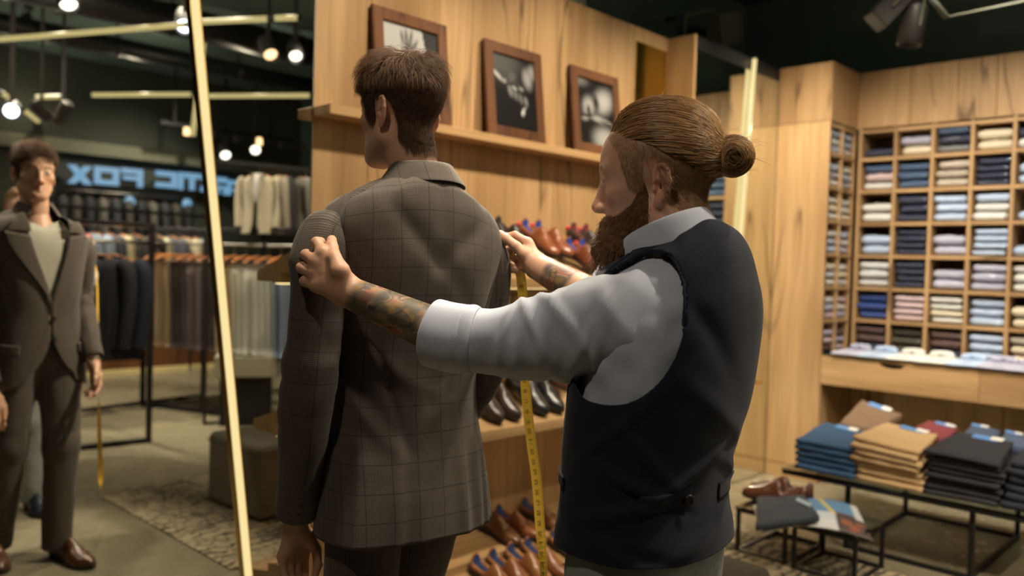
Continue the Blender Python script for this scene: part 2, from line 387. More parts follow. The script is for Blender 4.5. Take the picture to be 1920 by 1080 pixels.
def glen(name, c_lo, c_hi, c_line, per=.061, w=.0008, fine=.0034, uvname=True):
    t = NT(name); tc = t.n('TexCoord'); sp = t.n('SeparateXYZ'); t.l(tc.outputs['UV'], sp.inputs[0]); u, v = sp.outputs[0], sp.outputs[1]
    def line(x, ph, wd): return t.ramp(t.math('ABSOLUTE', t.math('SUBTRACT', t.math('FRACT', t.math('ADD', t.math('DIVIDE', x, per), ph)), .5)), [(wd/per, 1.0), (wd/per*2.2, 0.0)])
    def sq(x, p): return t.math('ADD', t.math('MULTIPLY', t.math('SINE', t.math('MULTIPLY', x, 2*math.pi/p)), .5), .5)
    ln = t.math('MAXIMUM', line(u, .0, w), line(v, .25, w)); ln2 = t.math('MULTIPLY', t.math('MAXIMUM', line(u, .5, w*.5), line(v, .75, w*.5)), .4)
    bu, bv = sq(u, per), sq(v, per)
    big = t.math('MULTIPLY', t.math('ADD', bu, bv), .5)
    hz = t.math('MULTIPLY', sq(v, fine), t.math('ADD', .35, t.math('MULTIPLY', big, .65))); vt = t.math('MULTIPLY', sq(u, fine*1.1), t.math('SUBTRACT', 1.0, t.math('MULTIPLY', big, .6)))
    wv = t.math('ADD', t.math('MULTIPLY', hz, .6), t.math('MULTIPLY', vt, .4)); nz = t.noise(t.coord('Object', rand=False), 420, 2, .7)
    wv = t.math('ADD', t.math('MULTIPLY', wv, .75), t.math('MULTIPLY', nz, .3))
    c = t.mix(t.ramp(wv, [(.1, 0.0), (.9, 1.0)]), c_lo, c_hi); c = t.mix(t.math('MULTIPLY', t.math('MAXIMUM', ln, ln2), .46), c, c_line)
    t.col(c); t.bump(wv, .25, .0006); return t.set(.85, sheen=.10, spec=.2)
M['suit'] = glen('glen_check_suiting', sr((46, 40, 36)), sr((112, 102, 93)), sr((24, 21, 21)))
M['vest'] = glen('navy_waistcoat_wool', sr((15, 19, 34)), sr((38, 43, 64)), sr((36, 30, 36)), per=.052, w=.0004, fine=.0026)
def weave(name, c1, c2, p=.0022, rough=.8, b=.3):
    t = NT(name); tc = t.n('TexCoord'); sp = t.n('SeparateXYZ'); t.l(tc.outputs['UV'], sp.inputs[0])
    f = [t.math('SINE', t.math('MULTIPLY', sp.outputs[k], 2*math.pi/p)) for k in (0, 1)]; pr = t.math('ADD', t.math('MULTIPLY', t.math('MULTIPLY', f[0], f[1]), .5), .5)
    t.col(t.mix(t.ramp(pr, [(.35, 0.0), (.9, 1.0)]), c1, c2)); t.bump(pr, b, .0005); return t.set(rough, sheen=.15, spec=.25)
M['shirt'] = weave('pale_blue_dobby_shirt', sr((196, 202, 216)), sr((150, 156, 176)), .0030); M['shirt_in'] = plain('shirt_inside_blue', sr((120, 146, 196)), .8)
M['tee'] = plain('grey_knit', sr((150, 146, 132)), .9, scale=200)
M['denim'] = plain('washed_grey_denim', sr((150, 156, 156)), .85, scale=60, nz=.25, bump=.1)
M['button'] = plain('dark_button', (.015, .014, .016), .3); M['sole'] = plain('shoe_sole', (.018, .014, .012), .6)
def cloth(c, nz=.10, rough=.85, scale=90):
    k = 'cloth_%d_%d_%d' % tuple(c)
    if k not in M: M[k] = plain(k, sr(c), rough, nz=nz, scale=scale, bump=.08)
    return M[k]
def leather(c, rough=.28):
    k = 'leather_%d_%d_%d' % tuple(c)
    if k not in M: M[k] = plain(k, sr(c), rough, nz=.25, scale=14, coat=.3)
    return M[k]
def film(c):                                   # shirt wrapped in glossy film
    k = 'film_%d_%d_%d' % tuple(c)
    if k not in M:
        t = NT(k); v = t.coord('Object'); f = t.noise(v, 26, 4, .6, 1.0); st = t.n('TexWave', bands_direction='X'); st.inputs['Scale'].default_value = 60; t.l(v, st.inputs['Vector'])
        a = sr(c); t.col(t.mix(t.math('MULTIPLY', st.outputs['Fac'], .5), a, tuple(x*.78 for x in a))); t.bump(t.noise(v, 55, 3, .6, 1.5), 1.0, .008); M[k] = t.set(.5, coat=.8); t.b.inputs['Coat Roughness'].default_value = .06
    return M[k]
# ---------------------------------------------------------------- the room
def bx(name, x0, y0, z0, x1, y1, z1, mat, parent=None, b=0.0, kind=None):
    o = MB().box(x0, y0, z0, x1, y1, z1, b).build(name, mat, parent, fix=False)
    if kind: o['kind'] = kind
    return o
XL, XR, YB, YT, ZC = -2.4, 6.15, -4.35, 3.35, 3.5
bx('floor', XL-.1, YB-.1, -.1, XR+.1, YT+.1, 0, M['floor'], kind='structure')
bx('ceiling', XL-.1, YB-.1, ZC, XR+.1, YT+.1, ZC+.1, M['ceiling'], kind='structure')
bx('wall_front', XL-.1, YB-.1, 0, XR+.1, YB, ZC, M['back_wall'], kind='structure')
bx('wall_left', XL-.1, YB, 0, XL, YT, ZC, M['back_wall'], kind='structure')
bx('wall_right', XR, YB, 0, XR+.1, YT, ZC, M['ceiling'], kind='structure')
bx('wall_back', XL, YT, 0, XR, YT+.1, ZC, M['ceiling'], kind='structure')
TOP = 2.722; MY = 2.5986; RX = 5.2527; NX = 5.686; WX0 = 1.777; CX = 4.19
def local(name, x0, y0, z0, x1, y1, z1, mat, parent, b=.002):    # a piece with its own origin so the grain differs
    cx, cy, cz = (x0+x1)/2, (y0+y1)/2, (z0+z1)/2
    o = MB().box(x0-cx, y0-cy, z0-cz, x1-cx, y1-cy, z1-cz, b).build(name, mat, parent, fix=False); o.location = (cx, cy, cz); return o
ww = bx('wall_oak', WX0, WY+.02, 0, CX+.02, WY+.10, TOP-.004, M['oak'], kind='structure')
seams = [WX0, 2.04, 2.40, 2.60, 2.91, 3.19, 3.52, 3.84, CX]
for a, b in zip(seams[:-1], seams[1:]): local('panel', a+.0012, WY, 0.0, b-.0012, WY+.02, TOP, M['oak'], ww)
bx('wall_mirror_backing', XL, WY+.015, 0, WX0, WY+.10, 3.42, M['dark_metal'], kind='structure')
lm = thing('wall_mirror', 'tall frameless mirror wall reflecting the suited man and the shop behind', 'mirror', (0, WY, 0))
bx('mirror_glass', XL+.02, 0, .03, WX0-.004, .013, 3.4, M['mirror'], lm)
bx('edge_trim', WX0-.004, -.002, .03, WX0, .013, 3.4, M['steel'], lm)
# column and the second mirror
co = bx('wall_column', CX+.02, MY+.02, 0, RX+.42, WY+.10, TOP, M['oak'], kind='structure')
local('panel', CX, MY, 0, CX+.02, WY+.002, TOP, M['oak'], co)
local('panel', CX+.02, MY+.004, 2.64, RX, MY+.02, TOP, M['dark_metal'], co)
m2 = thing('mirror_door', 'tinted mirror door between the oak column and the corner cabinet', 'mirror', (CX+.02, MY, 0))
bx('mirror_glass', 0, .0, .008, RX-CX-.022, .012, 2.637, M['mirror2'], m2)
hd = MB().box(.40, -.035, .765, .47, -.02, .785, .004).box(.405, -.022, .768, .415, .001, .782).box(.455, -.022, .768, .465, .001, .782).build('handle', M['brass'], m2)
h = on(1415, 716, 1, MY); hd.location = (h[0]-CX-.02-.435, 0, h[2]-.775)
gp = local('gold_mirror_panel', 3.86, WY-.008, 2.30, 4.17, WY-.001, 2.64, M['gold_mirror'], None, .001)
tag(gp, 'small gold tinted mirror panel high on the oak wall beside the column', 'panel')
# tall corner cabinet
cb = thing('tall_cabinet', 'tall pale oak corner cabinet next to the shirt cubbies', 'cabinet', (0, 0, 0))
local('upper_door', RX, 2.2372, 2.3475, RX+.02, MY-.002, TOP, M['oak'], cb)
local('lower_door', RX, 2.2372, .0925, RX+.02, MY-.002, 2.3445, M['oak'], cb)
local('plinth', RX+.004, 2.2372, 0, RX+.02, MY-.002, .09, M['oak_y'], cb)
local('side_panel', RX, 2.235-.0, 2.345, NX+.02, 2.2368, TOP, M['oak'], cb, .0005)
local('side_panel', RX, 2.2352, 0, NX+.3, 2.2370, .84, M['oak'], cb, .0005)
# header above the cubbies
YE = .40
hdw = bx('wall_header', NX+.022, YE, 2.345, XR, 2.235, TOP-.003, M['oak'], kind='structure')
hy = [2.235, 1.905, 1.62, 1.40, 1.17, .93, .66, YE]
for a, b in zip(hy[:-1], hy[1:]): local('panel', NX, b+.0012, 2.347, NX+.02, a-.0012, TOP, M['oak'], hdw)
# cubby shelving, straight run (front at NX) and the return (front at Y=2.235)
DZ = .2165; Z0 = .845; ZR = [2.136-k*DZ for k in range(6)]; PIT_Y = .229; YC = [2.2126-k*PIT_Y for k in range(8)]
cu = thing('shirt_cubby_shelving', 'oak grid of cubbies filled with folded shirts along the end wall', 'shelving', (0, 0, 0))
for y in YC: local('upright', NX, y-.011, Z0, NX+.33, y+.011, 2.345, M['oak'], cu)
for z in [2.345-.022]+ZR:
    for a, b in zip(YC[:-1], YC[1:]): local('shelf', NX+.001, b+.011, z-.011, NX+.33, a-.011, z+.011, M['oak_y'], cu)
local('back_panel', NX+.33, YC[-1], Z0, NX+.345, YC[0], 2.345, M['oak_y'], cu)
rc = thing('corner_cubby_shelving', 'narrow oak corner cubbies with shirts on the cabinet side', 'shelving', (0, 0, 0))
XC = [RX+.011, 5.463, NX-.02]
for x in XC: local('upright', x-.010, 2.2372, Z0, x+.010, 2.515, 2.345, M['oak'], rc)
for z in [2.345-.022]+ZR:
    for a, b in zip(XC[:-1], XC[1:]): local('shelf', a+.010, 2.238, z-.011, b-.010, 2.515, z+.011, M['oak_x'], rc)
local('back_panel', XC[0], 2.515, Z0, XC[-1], 2.525, 2.345, M['oak_x'], rc)
# counter with drawers below the cubbies
ct = thing('shirt_counter', 'oak counter with drawers under the shirt cubbies', 'counter', (0, 0, 0))
local('counter_top', RX+.002, YE, .822, NX+.34, 2.2345, .842, M['oak_y'], ct)
local('glass_edge', RX-.002, YE, .8425, RX+.40, 2.233, .8460, M['glass_dark'], ct)
def drawer(y0, y1, nx):
    pts = [(y0, .653), (y1, .653), (y1, .821)]
    pts += [(nx+.075*math.cos(a), .8211-.028*math.sin(a)) for a in np.linspace(0, math.pi, 11)] + [(y0, .821)]
    n = len(pts); cy = (y0+y1)/2
    V = [(RX-cx, y-cy, z-.74) for cx in (0.0, -.02) for (y, z) in pts]; F = [tuple(range(n)), tuple(range(n, 2*n))[::-1]]+[(i, i+n, (i+1) % n+n, (i+1) % n) for i in range(n)]
    V = [(v[0]-RX, v[1], v[2]) for v in V]
    o = MB().add(V, F).build('drawer_front', M['oak_y'], ct); o.location = (RX, cy, .74)
    k = bx('drawer_inside', RX+.024, y0+.02, .66, RX+.35, y1-.02, .815, M['black_metal'], ct)
drawer(1.3195, 2.2345, 1.80); drawer(YE, 1.3165, .86)
local('back_panel', NX+.06, YE, 0, NX+.075, 1.30, .822, M['oak'], ct); local('back_panel', NX+.06, 1.303, 0, NX+.075, 2.2345, .822, M['oak'], ct)
# wall shelf for the photographs
sh = thing('picture_shelf', 'long thin oak picture shelf on the panelled wall', 'shelf', (0, 0, 0))
local('shelf_board', WX0+.001, WY-.112, 1.9075, 4.02, WY-.001, 1.945, M['oak_x'], sh)
# ---------------------------------------------------------------- led tubes
def led(name, a, b, w, label, group=None, watt=5.5):
    a, b = Vector(a), Vector(b); o = thing(name, label, 'light', a, 0, group); d = b-a; L = d.length
    o.rotation_euler = d.to_track_quat('Z', 'Y').to_euler()
    n = 10; c = MB(); c.lathe([(w*.5, 0), (w*.5, .012)], 12); c.lathe([(w*.5, L-.012), (w*.5, L)], 12); c.build('end_cap', M['dark_metal'], o, True)
    pr = [(w*.47, .012)]+[(w*.47, .012+(L-.024)*k/6) for k in range(1, 7)]
    MB().lathe(pr, 14).build('diffuser', M['led'] if name != 'tube_light' else M['led_tube'], o, True)
    for k in range(max(1, min(4, int(L/.7)))):      # added sizeless point lamps along the tube, lifting the dark ceiling
        d_ = bpy.data.lights.new('tube_fill_lamp', 'POINT'); d_.energy = watt*min(L, .9); d_.color = (1.0, .86, .62); d_.shadow_soft_size = 0.0
        q = bpy.data.objects.new('tube_fill_lamp', d_); C.objects.link(q); q.location = a+d*((k+.5)/max(1, min(4, int(L/.7))))+Vector((0, -.07 if name != 'tube_light' else 0, .07 if name == 'tube_light' else 0))
    return o
def strip(name, a, b, w, label):                # slim strip light standing against a mirror
    a, b = Vector(a), Vector(b); o = thing(name, label, 'light', a); d = b-a; L = d.length
    zx = d.normalized(); yv = Vector((0, -1, 0)); xv = yv.cross(zx).normalized(); yv = zx.cross(xv)
    o.rotation_euler = Matrix((xv, yv, zx)).transposed().to_euler()
    MB().box(-w/2, -.005, 0, w/2, .0, L, .001).box(-w/2, 0, 0, -w/2+.003, .009, L).box(w/2-.003, 0, 0, w/2, .009, L).build('channel', M['brass'], o)
    MB().box(-w/2+.0032, .0, .004, w/2-.0032, .0085, L-.004, .003).build('diffuser', M['led'], o); return o
strip('leaning_strip_light', on(464.5, 1085, 1, WY-.007), on(357.5, -60, 1, WY-.007), .037, 'warm strip light leaning across the big mirror')
q0, q1 = on(1412, 108, 1, MY-.007), on(1383, 470, 1, MY-.007); q2 = q0+(q1-q0)*((q0[2]-.01)/(q0[2]-q1[2]))
led('mirror_strip_light', q2+np.array([0, -.012, 0]), q0+np.array([0, -.012, 0]), .030, 'warm tube light leaning on the mirror door by the column', None, 2.5)
# ---------------------------------------------------------------- spotlights
def track_spot(loc, target, label, lit='lamp_face', s=1.0, group='ceiling spotlights'):
    o = thing('track_spotlight', label, 'spotlight', loc, 0, group)
    d = (Vector(target)-Vector(loc)).normalized(); q = d.to_track_quat('-Z', 'Y').to_matrix().to_4x4()
    L = .15*s; r = .045*s
    MB().lathe([(r*.55, .10*s), (r*.95, .085*s), (r, .07*s), (r, -.07*s), (r*.93, -.078*s), (r*.86, -.07*s), (r*.80, -.05*s)], 18, q).build('lamp_head', M['lamp_body'], o, True)
    MB().lathe([(r*.01, -.052*s), (r*.8, -.052*s), (r*.8, -.05*s)], 18, q).build('lens', M[lit], o, True)
    MB().box(-.012*s, -.004, .0, .012*s, .004, ZC-loc[2]-.03).build('stem', M['lamp_body'], o)
    MB().box(-.035, -.014, ZC-loc[2]-.04, .035, .014, ZC-loc[2]-.002, .003).build('adapter', M['lamp_body'], o)
    return o
for l, t, e, s, lb in SPOTS:
    l = Vector(l); spot(l, t, e, s, col=NEUT if 'shirt cubbies' in lb else WARM); d = (Vector(t)-l).normalized(); track_spot(l-d*.085, t, lb, 'lamp_face', 1.0, None)
# ---------------------------------------------------------------- people
def head_sdf(neck, nr=(.053, .060), ez=0.0, ear=True):
    E0 = np.array([.0735, -.016, -.003+ez]); eb = np.array([.30, -.954, 0.]); eu = np.array([.04, -.16, .986]); eu -= eb*(eu @ eb); eu /= np.linalg.norm(eu); en = np.cross(eb, eu); en *= np.sign(en[0])
    EM = np.stack([eb, eu, en], 1)
    rim = [(.000, .004), (.001, .020), (.008, .030), (.018, .030), (.0255, .021), (.0275, .006), (.023, -.010), (.014, -.022), (.007, -.028)]
    anti = [(.013, .020), (.019, .008), (.017, -.006), (.010, -.014)]
    def f(P):
        Q = P.copy(); Q[:, 0] = np.abs(Q[:, 0])
        d = ell(Q, (0, -.012, .048), (.074, .096, .082))
        d = smin(d, ell(Q, (0, .028, .042), (.061, .058, .058)), .03)
        d = smin(d, ell(Q, (0, .028, -.02), (.060, .056, .066)), .03)
        d = smin(d, cone(Q, (.051, -.004, -.052), (.018, .066, -.092), .019, .017), .03)
        d = smin(d, ell(Q, (0, .044, -.065), (.039, .041, .042)), .03)
        d = smin(d, ell(Q, (0, .075, -.094), (.021, .016, .016)), .018)
        d = smin(d, ell(Q, (.044, .050, -.012), (.020, .022, .016)), .018)
        d = smin(d, cone(Q, (.010, .0815, .031), (.046, .064, .031), .0105, .009), .014)
        d = smax(d, -ell(Q, (.031, .098, .011), (.0175, .019, .0115)), .010)
        d = smin(d, np.linalg.norm(Q-np.array([.031, .0735, .011]), axis=1)-.0125, .003)
        d = smin(d, cone(Q, (.019, .0845, .0165), (.0435, .0765, .0150), .0042, .0036), .004)
        d = smin(d, cone(Q, (.020, .0825, .0035), (.0425, .0755, .0045), .0032, .003), .005)
        d = smin(d, cone(Q, (0, .086, .020), (0, .1015, -.025), .0078, .0100), .011)
        d = smin(d, np.linalg.norm(Q-np.array([0, .1030, -.029]), axis=1)-.0105, .007)
        d = smin(d, ell(Q, (.0125, .0945, -.033), (.008, .010, .008)), .006)
        d = smax(d, -ell(Q, (.0065, .0985, -.0425), (.0036, .005, .004)), .003)
        d = smin(d, cone(Q, (0, .0900, -.0570), (.021, .0800, -.0600), .0056, .003), .005)
        d = smin(d, cone(Q, (0, .0885, -.0680), (.018, .0800, -.0655), .0068, .003), .005)
        d = smax(d, -cone(Q, (0, .0990, -.0625), (.023, .0860, -.0625), .0045, .0030), .003)
        if not ear: return smin(d, cone(P, (0, -.026, -.045), neck, nr[0], nr[1]), .024)
        e = (Q-E0) @ EM
        pl = ell(e, (.0125, .001, .0), (.0165, .030, .0042))
        for a, b in zip(rim[:-1], rim[1:]): pl = smin(pl, cone(e, (*a, .003), (*b, .003), .0036, .0036), .003)
        for a, b in zip(anti[:-1], anti[1:]): pl = smin(pl, cone(e, (*a, .003), (*b, .003), .003, .003), .003)
        pl = smin(pl, ell(e, (.0055, -.026, .001), (.0075, .009, .0042)), .004)
        pl = smax(pl, -ell(e, (.0085, -.003, .006), (.0075, .011, .0085)), .003)
        pl = smin(pl, ell(e, (.000, -.007, .004), (.004, .006, .004)), .003)
        d = smin(d, pl, .005)
        return smin(d, cone(P, (0, -.026, -.045), neck, nr[0], nr[1]), .024)
    return f
def xf(f2, pitch=0.0, roll=0.0):               # rotation whose local +y looks along the floor direction f2
    f2 = np.array(f2, float)/np.hypot(*f2); B = np.array([[f2[1], f2[0], 0], [-f2[0], f2[1], 0], [0, 0, 1.]])
    cp, sp_ = math.cos(pitch), math.sin(pitch); cr, s2 = math.cos(roll), math.sin(roll)
    return B @ np.array([[1, 0, 0], [0, cp, -sp_], [0, sp_, cp]]) @ np.array([[cr, 0, s2], [0, 1, 0], [-s2, 0, cr]])
SKIN = np.array([.52, .295, .195])
def skin_color(V, seed=0, tone=1.0):
    n = vnoise(V, 60, seed)[:, None]*.05+vnoise(V, 14, seed+3)[:, None]*.05
    return np.clip(SKIN*tone*(1+n), 0, 1)
def face_color(V, c, lips=True, brow=(.16, .09, .05), eye=(.16, .20, .22), stubble=None):
    x, y, z = np.abs(V[:, 0]), V[:, 1], V[:, 2]
    def put(w, col): c[:] = c*(1-w[:, None])+np.array(col)*w[:, None]
    put(.28*np.exp(-(((x-.04)/.022)**2+((z+.02)/.022)**2))*(y > .03), (.66, .27, .18))
    put(.35*np.exp(-((x/.014)**2+((z+.03)/.014)**2))*(y > .09), (.68, .28, .19))
    if lips: put(.75*ss(-np.sqrt((x/.024)**2+((z+.0625)/.011)**2), -1.0, -.7)*(y > .075), (.50, .19, .15))
    put(.85*ss(-np.abs(z-.0345+(x-.03)**2*6), -.0055, -.002)*ss(x, .010, .016)*ss(-x, -.052, -.046)*(y > .05), brow)
    e = np.sqrt(((x-.031)/.0125)**2+((z-.010)/.0052)**2); m = (y > .070)
    put(ss(-e, -1.0, -.85)*m, (.62, .58, .54)); put(ss(-np.hypot(x-.031, z-.0105), -.0058, -.0050)*m*ss(-e, -1.05, -.9), eye); put(ss(-np.hypot(x-.031, z-.0105), -.0026, -.0020)*m, (.01, .01, .01))
    put(ss(-np.abs(e-1.02), -.14, -.05)*m*.6*(z > .009), (.09, .05, .035))
    if stubble is not None:
        w = ss(-z, .028, .05)*ss(-z, -.125, -.105)*0+ss(-z, .030, .052)*(z > -.12)*(y > -.01)*.30; put(w, stubble)
    e2 = (x > .072)*ss(-np.abs(z), -.05, -.03)*(np.abs(y) < .04); put(.30*e2, (.66, .24, .17))
    return c
def chain(P, pts, r, k):
    d = None
    for a, b, r1, r2 in zip(pts[:-1], pts[1:], r[:-1], r[1:]):
        q = cone(P, a, b, r1, r2); d = q if d is None else smin(d, q, k)
    return d
def hand_sdf(wrist, fore, fingers, thumb, s=1.0, fr=(.033, .029), palm_r=(.0185, .0112)):
    def f(P):
        w = np.asarray(wrist, float)
        d = cone(P, fore, w, fr[0], fr[1])
        for fi in fingers: d = smin(d, cone(P, w+(np.asarray(fi[0])-w)*.12, fi[0], palm_r[0]*s, palm_r[1]*s), .014)
        for a, b in zip(fingers[:-1], fingers[1:]): d = smin(d, cone(P, (np.asarray(a[0])*.9+w*.1), (np.asarray(b[0])*.9+w*.1), .0105*s, .0105*s), .008)
        d = smin(d, cone(P, w+(np.asarray(thumb[0])-w)*.2, thumb[0], .019*s, .0150*s), .014)
        g = None
        for i, fi in enumerate(fingers):
            r = np.array([.0106, .0097, .0088, .0070])*s*(.88 if i == 3 else 1.0); q = chain(P, fi, r[-len(fi):] if len(fi) < 4 else r, .0025)
            for p in fi[1:-1]: q = smin(q, np.linalg.norm(P-p, axis=1)-.0096*s*(.88 if i == 3 else 1.0), .003)
            g = q if g is None else smin(g, q, .0022)
        g = smin(g, chain(P, thumb, np.array([.0150, .0118, .0108, .0085])[-len(thumb):]*s if len(thumb) < 5 else np.array([.015]*5)*s, .004), .0022)
        return smin(d, g, .0065)
    return f
def box_of(pts, pad): pts = np.asarray([np.asarray(p, float) for p in pts]); return pts.min(0)-pad, pts.max(0)+pad
# ---- garments as lofts round a moving centre
class Loft:
    """rows: z, a (half width), bf, bb (front and back depth), cx, cy, drop at the sides"""
    def __init__(s, rows, org, f2, ex=2.35):
        s.r = np.array(rows, float); s.o = np.asarray(org, float); s.M = xf(f2); s.ex = ex
        s.k = np.arange(len(rows))
    def at(s, th, row, off=0.0):
        th = np.asarray(th, float); row = np.asarray(row, float)
        R_ = [np.interp(row, s.k, s.r[:, j]) for j in range(7)]; z, a, bf, bb, cx, cy, dr = R_
        S, Cc = np.sin(th), np.cos(th); p = 2/s.ex
        sx = np.sign(S)*np.abs(S)**p; cc = np.sign(Cc)*np.abs(Cc)**p
        b = bb+(bf-bb)*ss(Cc, -.25, .25)
        L = np.stack([cx+(a+off)*sx, cy+(b+off)*cc, z-dr*np.abs(S)**2.2], -1); return L
    def world(s, L): return L @ s.M.T+s.o
    def rowz(s, z): return np.interp(-np.asarray(z, float), -s.r[:, 0], s.k)
def smooth_rows(rows, n):
    rows = np.array(rows, float); return spline(rows, n)
def arc_uv(G, closed=True):                    # G (m, n, 3) -> uv in metres
    m, n = G.shape[:2]; du = np.linalg.norm(np.diff(G, axis=1), axis=2); u = np.concatenate([np.zeros((m, 1)), np.cumsum(du, 1)], 1); u -= u[:, [n//2]]
    dv = np.linalg.norm(np.diff(G[:, n//2], axis=0), axis=1); v = np.r_[0, np.cumsum(dv)]
    return np.stack([u, np.broadcast_to(-v[:, None], u.shape)], -1).reshape(-1, 2)
def normals_grid(G):
    du = np.gradient(G, axis=1); dv = np.gradient(G, axis=0); n = np.cross(du, dv); return n/(np.linalg.norm(n, axis=2)[..., None]+1e-9)
def sleeve(name, path, rad, mat, parent, n=40, m=70, folds=None, ref=(0, 0, 1), cap=True, ellr=1.12, seed=0, thick=.003, amp=.004):
    Q = spline(np.c_[np.asarray(path, float), np.asarray(rad, float)], m); P, r = Q[:, :3], Q[:, 3]
    T, N, B = frames(P, ref); a = np.linspace(0, 2*np.pi, n+1)
    G = P[:, None]+r[:, None, None]*(np.cos(a)[None, :, None]*N[:, None]+ellr*np.sin(a)[None, :, None]*B[:, None])
    L = np.r_[0, np.cumsum(np.linalg.norm(np.diff(P, axis=0), axis=1))]
    out = np.cos(a)[None, :, None]*N[:, None]+np.sin(a)[None, :, None]*B[:, None]
    w = vnoise(np.stack([np.broadcast_to(L[:, None]*16, G.shape[:2]).ravel(), np.broadcast_to(np.cos(a)*1.3, G.shape[:2]).ravel(), np.broadcast_to(np.sin(a)*1.3, G.shape[:2]).ravel()], 1), 1.0, seed).reshape(G.shape[:2])
    ds = amp*w
    if folds: 
        for (s0, ph, wd, am, tilt) in folds:      # ring folds: place along the arm, angle, width, height, slant
            c = np.cos(a-ph)[None]; ds = ds+am*np.exp(-((L[:, None]-s0-tilt*np.sin(a-ph)[None])/wd)**2)*(.35+.65*np.clip(c, 0, 1))
    G = G+out*ds[..., None]; uv = np.stack([np.broadcast_to((a*r.mean())[None], G.shape[:2]), np.broadcast_to(-L[:, None], G.shape[:2])], -1).reshape(-1, 2)
    o = mesh(name, G.reshape(-1, 3), grid_faces(m, n+1, False), mat, parent, True, uv); weld(o); solidify(o, thick); return o
def strands(name, P, r0, cols, mat, parent, taper=True, n=3):
    S, K = P.shape[:2]; r = r0*np.ones((S, K))
    if taper: r = r*np.linspace(1, .35, K)[None]
    V, F = tubes_many(P, r, n); c = np.repeat(np.asarray(cols), K*n, 0)
    o = mesh(name, V, F, mat, parent, True, None, c); o['kind'] = 'stuff'; return o
SKC, SKR = np.array([0, -.012, .048]), np.array([.074, .096, .082])
def unit(v): return v/(np.linalg.norm(v, axis=-1, keepdims=True)+1e-9)
# ---------------------------------------------------------------- the customer
F1 = (math.sin(R(9)), math.cos(R(9))); O1 = np.array([1.215, 1.485, 0.0])
X1 = xf(F1)
def c1(x, y, z): return O1+X1 @ np.array([x, y, z], float)
H1F = (-math.sin(R(5)), math.cos(R(5))); H1 = np.array([1.190, 1.505, 1.690]); RH1 = xf(H1F, R(-1))
nb = RH1.T @ (c1(0, -.035, 1.49)-H1)
hf1 = head_sdf(nb); hn1 = head_sdf(nb, ear=False)
V, F = nets(hf1, (-.115, -.135, min(-.16, nb[2]+.01)), (.115, .135, .145), .0026)
col = face_color(V, skin_color(V, 1), brow=(.13, .075, .045))
BV, BF, BC = [V @ RH1.T+H1], [F], [col]
def add_body(V, F, c):
    n = sum(len(v) for v in BV); BV.append(V); BF.append(F+n); BC.append(c)
def relaxed_hand(sd, wrist, elbow, fwd, med, seed):
    """sd: side; the fingers hang along dn, curl towards med (palm side), thumb lies towards fwd"""
    w = np.asarray(wrist, float); dn = unit(w-np.asarray(elbow, float)); fwd = unit(fwd-dn*(fwd @ dn)); med = unit(np.cross(dn, fwd)*np.sign(np.cross(dn, fwd) @ med))
    fin = []
    for i, (off, L, cu) in enumerate(((.030, .098, .30), (.010, .104, .38), (-.010, .098, .46), (-.028, .080, .52))):
        m = w+dn*(.086-.006*abs(i-1))+fwd*off+med*.004; p = [m]; a = cu*.6
        for ln in (L*.44, L*.30, L*.24): p.append(p[-1]+ln*(dn*math.cos(a)+med*math.sin(a)+fwd*off*-.9)); a += cu*1.05
        fin.append(p)
    th = [w+dn*.035+fwd*.030+med*.012, w+dn*.068+fwd*.045+med*.026, w+dn*.098+fwd*.046+med*.036, w+dn*.122+fwd*.040+med*.040]
    f = hand_sdf(w, w-dn*.07, fin, th, 1.0, (.031, .027))
    lo, hi = box_of([w-dn*.06]+[q for p in fin for q in p]+th, .024)
    V, F = nets(f, lo, hi, .0026); add_body(V, F, skin_color(V, seed, .97))
SHL, ELL_, WRL = at(608, 440, 1.735), at(579, 725, 1.74), at(556, 962, 1.84)
SHR, ELR, WRR = c1(.200, -.015, 1.388), c1(.205, -.03, 1.14), c1(.180, .130, .880)
relaxed_hand(-1, WRL+.030*unit(WRL-ELL_), ELL_, c1(.95, .12, 0)-O1, c1(.3, -1, 0)-O1, 5)
relaxed_hand(1, WRR+.03*unit(WRR-ELR), ELR, c1(0, 1, 0)-O1, c1(-1, 0, 0)-O1, 6)
HIP = [c1(-.095, -.0, .93), c1(.095, .0, .93)]
ANK = [np.array([1.075, 1.435, .09]), np.array([1.268, 1.60, .09])]; KNE = [(HIP[i]*.48+ANK[i]*.52)+X1 @ np.array([0, .03, 0]) for i in (0, 1)]
def trunk(P):
    d = smin(cone(P, c1(0, -.03, 1.50), c1(0, -.01, 1.30), .055, .10), cone(P, c1(0, -.02, 1.50), c1(0, .0, 1.40), .052, .085), .02)
    for sx in (-1, 1): d = smin(d, cone(P, c1(sx*.05, -.01, 1.37), c1(sx*.15, -.015, 1.385), .070, .040), .04)
    for sx in (-1, 1): d = smin(d, cone(P, c1(sx*.055, .0, 1.30), c1(sx*.06, 0, .98), .088, .085), .06)
    for i, (s_, e_, w_) in enumerate(((SHL, ELL_, WRL), (SHR, ELR, WRR))): d = smin(d, smin(cone(P, s_, e_, .036, .034), cone(P, e_, w_, .034, .026), .02), .02)
    for i in (0, 1): d = smin(d, smin(cone(P, HIP[i], KNE[i], .075, .05), cone(P, KNE[i], ANK[i], .048, .034), .03), .05)
    return d
V, F = nets(trunk, (O1[0]-.42, O1[1]-.3, .06), (O1[0]+.42, O1[1]+.35, 1.6), .015); add_body(V, F, skin_color(V, 2))
man = mesh('person', np.vstack(BV), np.vstack(BF), M['skin'], None, True, None, np.vstack(BC))
tag(man, 'person with short dark hair in grey checked suit, standing before the mirror, arms hanging', 'person')
